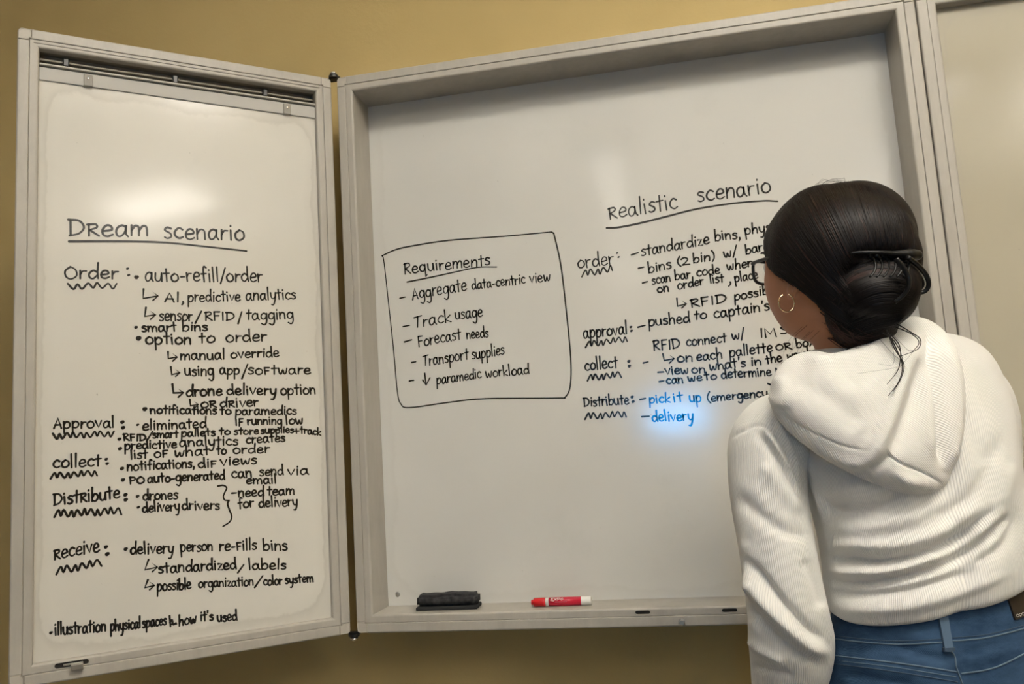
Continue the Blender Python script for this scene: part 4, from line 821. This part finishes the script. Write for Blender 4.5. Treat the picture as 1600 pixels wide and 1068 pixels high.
for sg in (-1, 1):
    fp = np.array([*(ROOT+LX*sg*.095)[:2], 0]); b = MB()
    b.add(*tube([fp+ZA*.07-FH*.05, fp+ZA*.055+FH*.02, fp+ZA*.045+FH*.10, fp+ZA*.040+FH*.185], [.046, .048, .044, .030], 24)); b.add(*ellipsoid(fp+ZA*.05-FH*.035, (LX, FH, ZA), (.040, .048, .050)))
    b.add(*tube([fp+ZA*.05-FH*.02, fp+ZA*.11-FH*.02], [.046, .044], 20))
    up_ = remesh(b.me(), .006, 2); Vv = vco(up_); Vv[:, 2] = np.maximum(Vv[:, 2], .012); setco(up_, Vv)
    sh_ = pobj('shoe', up_, mat('white_canvas', (.6, .58, .54), .7)); so = [(fp+LX*a+FH*b_) for a, b_ in [(.044*math.sin(t), .068+.13*-math.cos(t)) for t in np.linspace(0, 2*math.pi, 28, endpoint=False)]]
    Vs = [(*p[:2], z) for z in (.001, .022) for p in so]; n = 28; pobj('sole', fix(mesh(Vs, [(i, (i+1) % n, n+(i+1) % n, n+i) for i in range(n)]+[tuple(range(n))[::-1], tuple(range(n, 2*n))])), M['white'], sh_, False)
# hair ---------------------------------------------------------------
d = SD; p = head_pts(d); az = np.degrees(np.arctan2(np.abs(p[:, 0]), p[:, 1])); z = p[:, 2]
zl = np.interp(az, [0, 25, 45, 60, 75, 90, 105, 122, 140, 180], [.078, .062, .030, -.006, -.022, -.032, -.046, -.068, -.088, -.098])
th = np.interp(az, [0, 60, 100, 140, 180], [.012, .009, .020, .040, .044])*(1-ss((z-.02)/.09))+.004*ss((z-.02)/.09)
ms = ss((z-zl)/.014+.3); ph = p+d*((th+.008)*ms-.008)[:, None]
hb = MB(); hb.add(hw(ph), SF)
AX = (RT*math.cos(-.15)+UP*math.sin(-.15)*-1, FH, UP)
def el(px, py, D, a, b, c, rot=0):
    t = math.radians(rot); X = RT*math.cos(t)+UP*math.sin(t); Z = -RT*math.sin(t)+UP*math.cos(t); hb.add(*ellipsoid(at(px, py, D), (X, FW, Z), (a, b, c), 36, 24))
el(1314, 374, 1.278, .076, .08, .086, 0); el(1338, 376, 1.272, .086, .082, .090, 0); el(1370, 460, 1.19, .057, .050, .050, 8); el(1395, 448, 1.185, .036, .044, .042, 0); el(1345, 500, 1.215, .052, .046, .040, -25); el(1372, 500, 1.205, .032, .036, .024, 25); el(1335, 508, 1.245, .040, .038, .024, -20)
el(1400, 405, 1.22, .032, .05, .05, 0)
hair_me = remesh(hb.me(), .0042, 3)
folds(hair_me, [([(1335, 400), (1370, 402), (1405, 402), (1428, 404)], -.007, 7), ([(1300, 452), (1322, 428), (1350, 412)], -.006, 7), ([(1300, 470), (1330, 488), (1370, 500), (1405, 492)], -.006, 7), ([(1310, 440), (1335, 450), (1380, 445), (1420, 450)], .003, 12)])
M['hair'] = mat('dark_hair', (.006, .004, .0035), .55, spec=.12); m = M['hair']
h = noise(m, 60, 4, .6, stretch=(6, 6, .6)); base(m, ramp(m, h, [(.3, (.004, .0028, .0025)), (.8, (.012, .0075, .006))])); bump(m, noise(m, 200, 3, stretch=(3, 3, .2)), .5, .002)
M['strand'] = mat('dark_hair_strand', (.007, .005, .0045), .45, spec=.18); M['strandb'] = mat('light_reddened_hair_strand', (.035, .016, .012), .45, spec=.2)  # strandb: reddish brown puts light caught by the hair into its colour
hair = pobj('hair', hair_me, M['hair']); hair['label'] = 'dark hair twisted up at the back'
HT = bvh(mesh(vco(hair_me)+ROOT, [tuple(p.vertices) for p in hair_me.polygons]))
BT = bvh(mesh(vco(body)+ROOT, [tuple(p.vertices) for p in body.polygons]))
def family(guides, count, mt, name, w=.0011, lift=(.0003, .003), n=16, jit=2.0, trees=None):
    Gd = np.array([cr(g, n) for g in guides]); mb_v = []; mb_f = []
    for q in range(count):
        s = rng.random()*(len(Gd)-1); i = min(int(s), len(Gd)-2); f = s-i; c = Gd[i]*(1-f)+Gd[i+1]*f
        c = c+rng.normal(0, jit, 2)+np.outer(np.sin(np.linspace(0, rng.uniform(2, 6), n)+rng.random()*6), rng.normal(0, jit*.7, 2))
        a0, a1 = rng.random()*.25, 1-rng.random()*.3; k0, k1_ = int(a0*n), max(int(a1*n), int(a0*n)+5); lf = rng.uniform(*lift); pts, nn_ = [], []
        for pxy in c[k0:k1_]:
            h_, nn = cast(HT, *pxy)
            if h_ is None and trees: h_, nn = cast(trees, *pxy)
            if h_ is None: continue
            nn = nn if nn@(CAM-h_) > 0 else -nn; pts.append(h_+nn*lf); nn_.append(nn)
        if len(pts) < 4: continue
        P = np.array(pts); 
        if np.max(np.linalg.norm(np.diff(P, axis=0), axis=1)) > .035: continue
        Nn = np.array(nn_); P[1:-1] = (P[:-2]+P[1:-1]*2+P[2:])/4; T = np.gradient(P, axis=0); B = np.cross(T, Nn); B /= np.linalg.norm(B, axis=1)[:, None]+1e-9
        ww = w*rng.uniform(.5, 1.3)*np.sin(np.linspace(.25, math.pi-.15, len(P)))[:, None]; b0 = len(mb_v); L = len(P)
        mb_v += list(P+B*ww)+list(P-B*ww)+list(P+Nn*w*.5); mb_f += [(b0+i, b0+i+1, b0+2*L+i+1, b0+2*L+i) for i in range(L-1)]+[(b0+2*L+i, b0+2*L+i+1, b0+L+i+1, b0+L+i) for i in range(L-1)]
    if mb_v:
        o = pobj(name, mesh(mb_v, mb_f), mt, hair); o['kind'] = 'stuff'
A_ = [[(1213, 432), (1235, 444), (1262, 464), (1290, 487), (1320, 510), (1350, 525)], [(1211, 392), (1240, 422), (1275, 452), (1310, 482), (1345, 510)], [(1224, 342), (1250, 387), (1285, 430), (1320, 465), (1350, 490)],
      [(1250, 308), (1275, 352), (1302, 402), (1325, 440)], [(1290, 290), (1310, 330), (1330, 375), (1340, 398)], [(1335, 286), (1350, 322), (1362, 362), (1368, 392)], [(1378, 300), (1394, 330), (1402, 362), (1405, 392)], [(1405, 325), (1420, 352), (1426, 380), (1426, 398)]]
family(A_, 1500, M['strand'], 'hair_strands')
family(A_, 160, M['strandb'], 'hair_strands', w=.0007)
B_ = [[(1302, 462), (1315, 432), (1345, 414), (1385, 407), (1420, 414)], [(1310, 475), (1330, 450), (1360, 435), (1395, 432), (1425, 440)], [(1320, 490), (1345, 470), (1375, 460), (1405, 460), (1427, 466)], [(1330, 505), (1355, 492), (1380, 485), (1405, 485), (1420, 486)], [(1335, 525), (1360, 515), (1385, 508), (1400, 502), (1410, 492)]]
family(B_, 600, M['strand'], 'bun_strands'); family(B_[:2], 60, M['strandb'], 'bun_strands', w=.0009)
C_ = [[(1285, 500), (1310, 522), (1335, 538), (1370, 540)], [(1290, 512), (1310, 530), (1340, 545), (1375, 540)], [(1300, 505), (1330, 530), (1360, 542), (1395, 528)]]
family(C_, 90, M['strandb'], 'nape_wisps', w=.0006, trees=BT, lift=(.0005, .003), jit=7)
# loose hairs
lo = MB()
def loose(pts, D0, D1, r=.0004): P = cr(pts, 30); lo.add(*tube([at(x, y, D0+(D1-D0)*i/29) for i, (x, y) in enumerate(P)], np.linspace(r, r*.4, 30), 5))
for pl in ([(1385, 515), (1398, 545), (1412, 568), (1408, 590), (1395, 612)], [(1388, 520), (1402, 548), (1410, 572), (1404, 596), (1388, 618)], [(1392, 522), (1406, 542), (1404, 575), (1386, 600)],
           [(1400, 505), (1422, 518), (1438, 530), (1434, 545), (1408, 556)], [(1398, 510), (1425, 522), (1436, 535), (1425, 550)], [(1380, 520), (1395, 530), (1405, 545), (1410, 560)]): loose(pl, 1.155, 1.115, .0010)
for _ in range(3):
    x0, y0 = rng.uniform(1370, 1400), rng.uniform(518, 535); loose([(x0, y0), (x0+rng.uniform(-18, 25), y0+rng.uniform(10, 25)), (x0+rng.uniform(-30, 35), y0+rng.uniform(25, 45)), (x0+rng.uniform(-45, 30), y0+rng.uniform(35, 70))], 1.155, 1.12, .00028)
for _ in range(22):    # stray hairs round the crown
    a = rng.uniform(math.radians(95), math.radians(200)); c0 = np.array([1318, 398]); R0 = 108; pts = []
    for k_ in range(5): aa = a-k_*rng.uniform(.08, .17); rr0 = R0+rng.uniform(0, 10)*math.sin(k_*.8); pts.append((c0[0]+rr0*math.cos(aa), c0[1]-rr0*1.05*math.sin(aa)))
    loose(pts, 1.27, 1.28, .00022)
for _ in range(5):
    x0, y0 = rng.uniform(1232, 1262), rng.uniform(505, 540); loose([(x0+20, y0-20), (x0, y0), (x0-rng.uniform(5, 18), y0+rng.uniform(10, 30)), (x0-rng.uniform(10, 30), y0+rng.uniform(30, 60))], 1.24, 1.22, .00022)
o = pobj('loose_hairs', lo.me(), M['strand'], hair); o['kind'] = 'stuff'
# claw clip ------------------------------------------------------------
def surf(px, py, off, tree=None, D=1.14):
    h_, nn = cast(tree or HT, px, py)
    if h_ is None: return at(px, py, D)
    return h_+(CAM-h_)/np.linalg.norm(CAM-h_)*off
clip = tag(empty('hair_claw_clip', tuple(surf(1385, 400, .004))), 'glossy black claw clip holding the twisted bun', 'hair clip')
CO = np.array(clip.location)
def cobj(name, vf, mt=M['black'], par=clip): me = fix(mesh(np.array(vf[0])-CO, vf[1])); return obj(name, me, mt, par, True)
M['gloss'] = mat('glossy_black_acetate', (.006, .006, .006), .34, spec=.3)
dn = lambda x, y, off: np.linalg.norm(surf(x, y, off)-CAM)/np.linalg.norm(at(x, y, 1)-CAM)
De = min(dn(x_, 399, .006) for x_ in (1395, 1405, 1415))-.002
P = np.array([surf(1328, 395, .001), surf(1350, 394, .006), surf(1375, 394.5, .009), surf(1398, 396, .010), at(1418, 397, De), at(1430, 398, De+.006), at(1440, 399.5, De+.012)])
cobj('clip_spine', tube(cr(P, 36), np.interp(np.linspace(0, 1, 36), [0, .45, .7, .9, 1], [.0018, .0036, .0082, .0078, .0022]), 14, flat=.95, ref=UP), M['gloss'])
for k_ in range(6):
    x = 1358+k_*10.5; pts = [(x, 399), (x+7, 405), (x+10, 414), (x+8, 424), (x+1, 433)]
    P = [surf(a, b, .0035 if i else .006) for i, (a, b) in enumerate(pts)]; cobj('claw_tooth', tube(cr(P, 16), np.linspace(.0028, .0014, 16), 8), M['gloss'])
for pts, D in (([(1418, 402, .0), (1434, 414, .01), (1447, 430, .02), (1451, 444, .025), (1445, 455, .028), (1428, 459, .03)], 1.145), ([(1414, 406, 0), (1428, 420, .01), (1438, 434, .02), (1441, 445, .024), (1434, 452, .028), (1422, 455, .03)], 1.16), ([(1400, 404, 0), (1416, 425, .0), (1420, 445, .0), (1412, 460, .005), (1398, 472, .01)], 1.125)):
    cobj('claw_tooth', tube(cr([at(x, y, D+dz) for x, y, dz in pts], 26), np.linspace(.0042, .0028, 26), 10, flat=.8), M['gloss'])
# earring and glasses ---------------------------------------------------
ec = at(1229, 473, 1.222); hoop = tag(empty('hoop_earring', tuple(ec)), 'thin gold hoop earring in the visible ear', 'earring')
ex = RT*.96+FH*.28; ex /= np.linalg.norm(ex)
t_ = np.linspace(math.radians(115), math.radians(115+320), 60)
obj('hoop', mesh(*tube([.0130*(ex*math.cos(a)+UP*math.sin(a)) for a in t_], .0008, 8)), mat('gold', (.85, .68, .42), .2, 1), hoop, True)
gc = hw([[0, .095, .001]])[0]; gl = tag(empty('glasses', tuple(gc)), 'black-framed glasses, one lens showing past the temple', 'glasses')
def gobj(name, vf, mt): return obj(name, fix(mesh(np.array(vf[0])-gc, vf[1])), mt, gl, True)
def lens_pt(sg, a, sc=1.0):
    x = .0285*np.sign(math.cos(a))*abs(math.cos(a))**.6*sc; zz = .0180*np.sign(math.sin(a))*abs(math.sin(a))**.6*sc; X = sg*(.036+x*(1 if sg > 0 else -1)*sg) if False else sg*.0355+x
    return [X, .094-(abs(X)/.066)**2*.009, .001+zz]
for sg in (-1, 1):
    rim = [lens_pt(sg, a) for a in np.linspace(0, 2*math.pi, 41)]; gobj('rim', tube(hw(rim), .0026, 8, cap=False), M['black'])
    ring_ = hw([lens_pt(sg, a, .97) for a in np.linspace(0, 2*math.pi, 40, endpoint=False)]); V = list(ring_-hy*.0008)+list(ring_+hy*.0008); n = 40
    g = mat('lens_glass', (1, 1, 1), .02); g.node_tree.nodes['Principled BSDF'].inputs['Alpha'].default_value = .10
    gobj('lens', (V, [tuple(range(n)), tuple(range(n, 2*n))[::-1]]+[(i, (i+1) % n, n+(i+1) % n, n+i) for i in range(n)]), g)
    tp = [[sg*.0625, .086, .013], [sg*.072, .076, .013], [sg*.080, .040, .012], [sg*.083, .0, .008], [sg*.083, -.018, -.006], [sg*.081, -.026, -.026]]
    gobj('temple_arm', tube(cr(hw(tp), 30), .0028, 8), M['black'])
gobj('bridge', tube(hw([[-.007, .094, .008], [0, .1, .012], [.007, .094, .008]]), .0017, 8), M['black'])
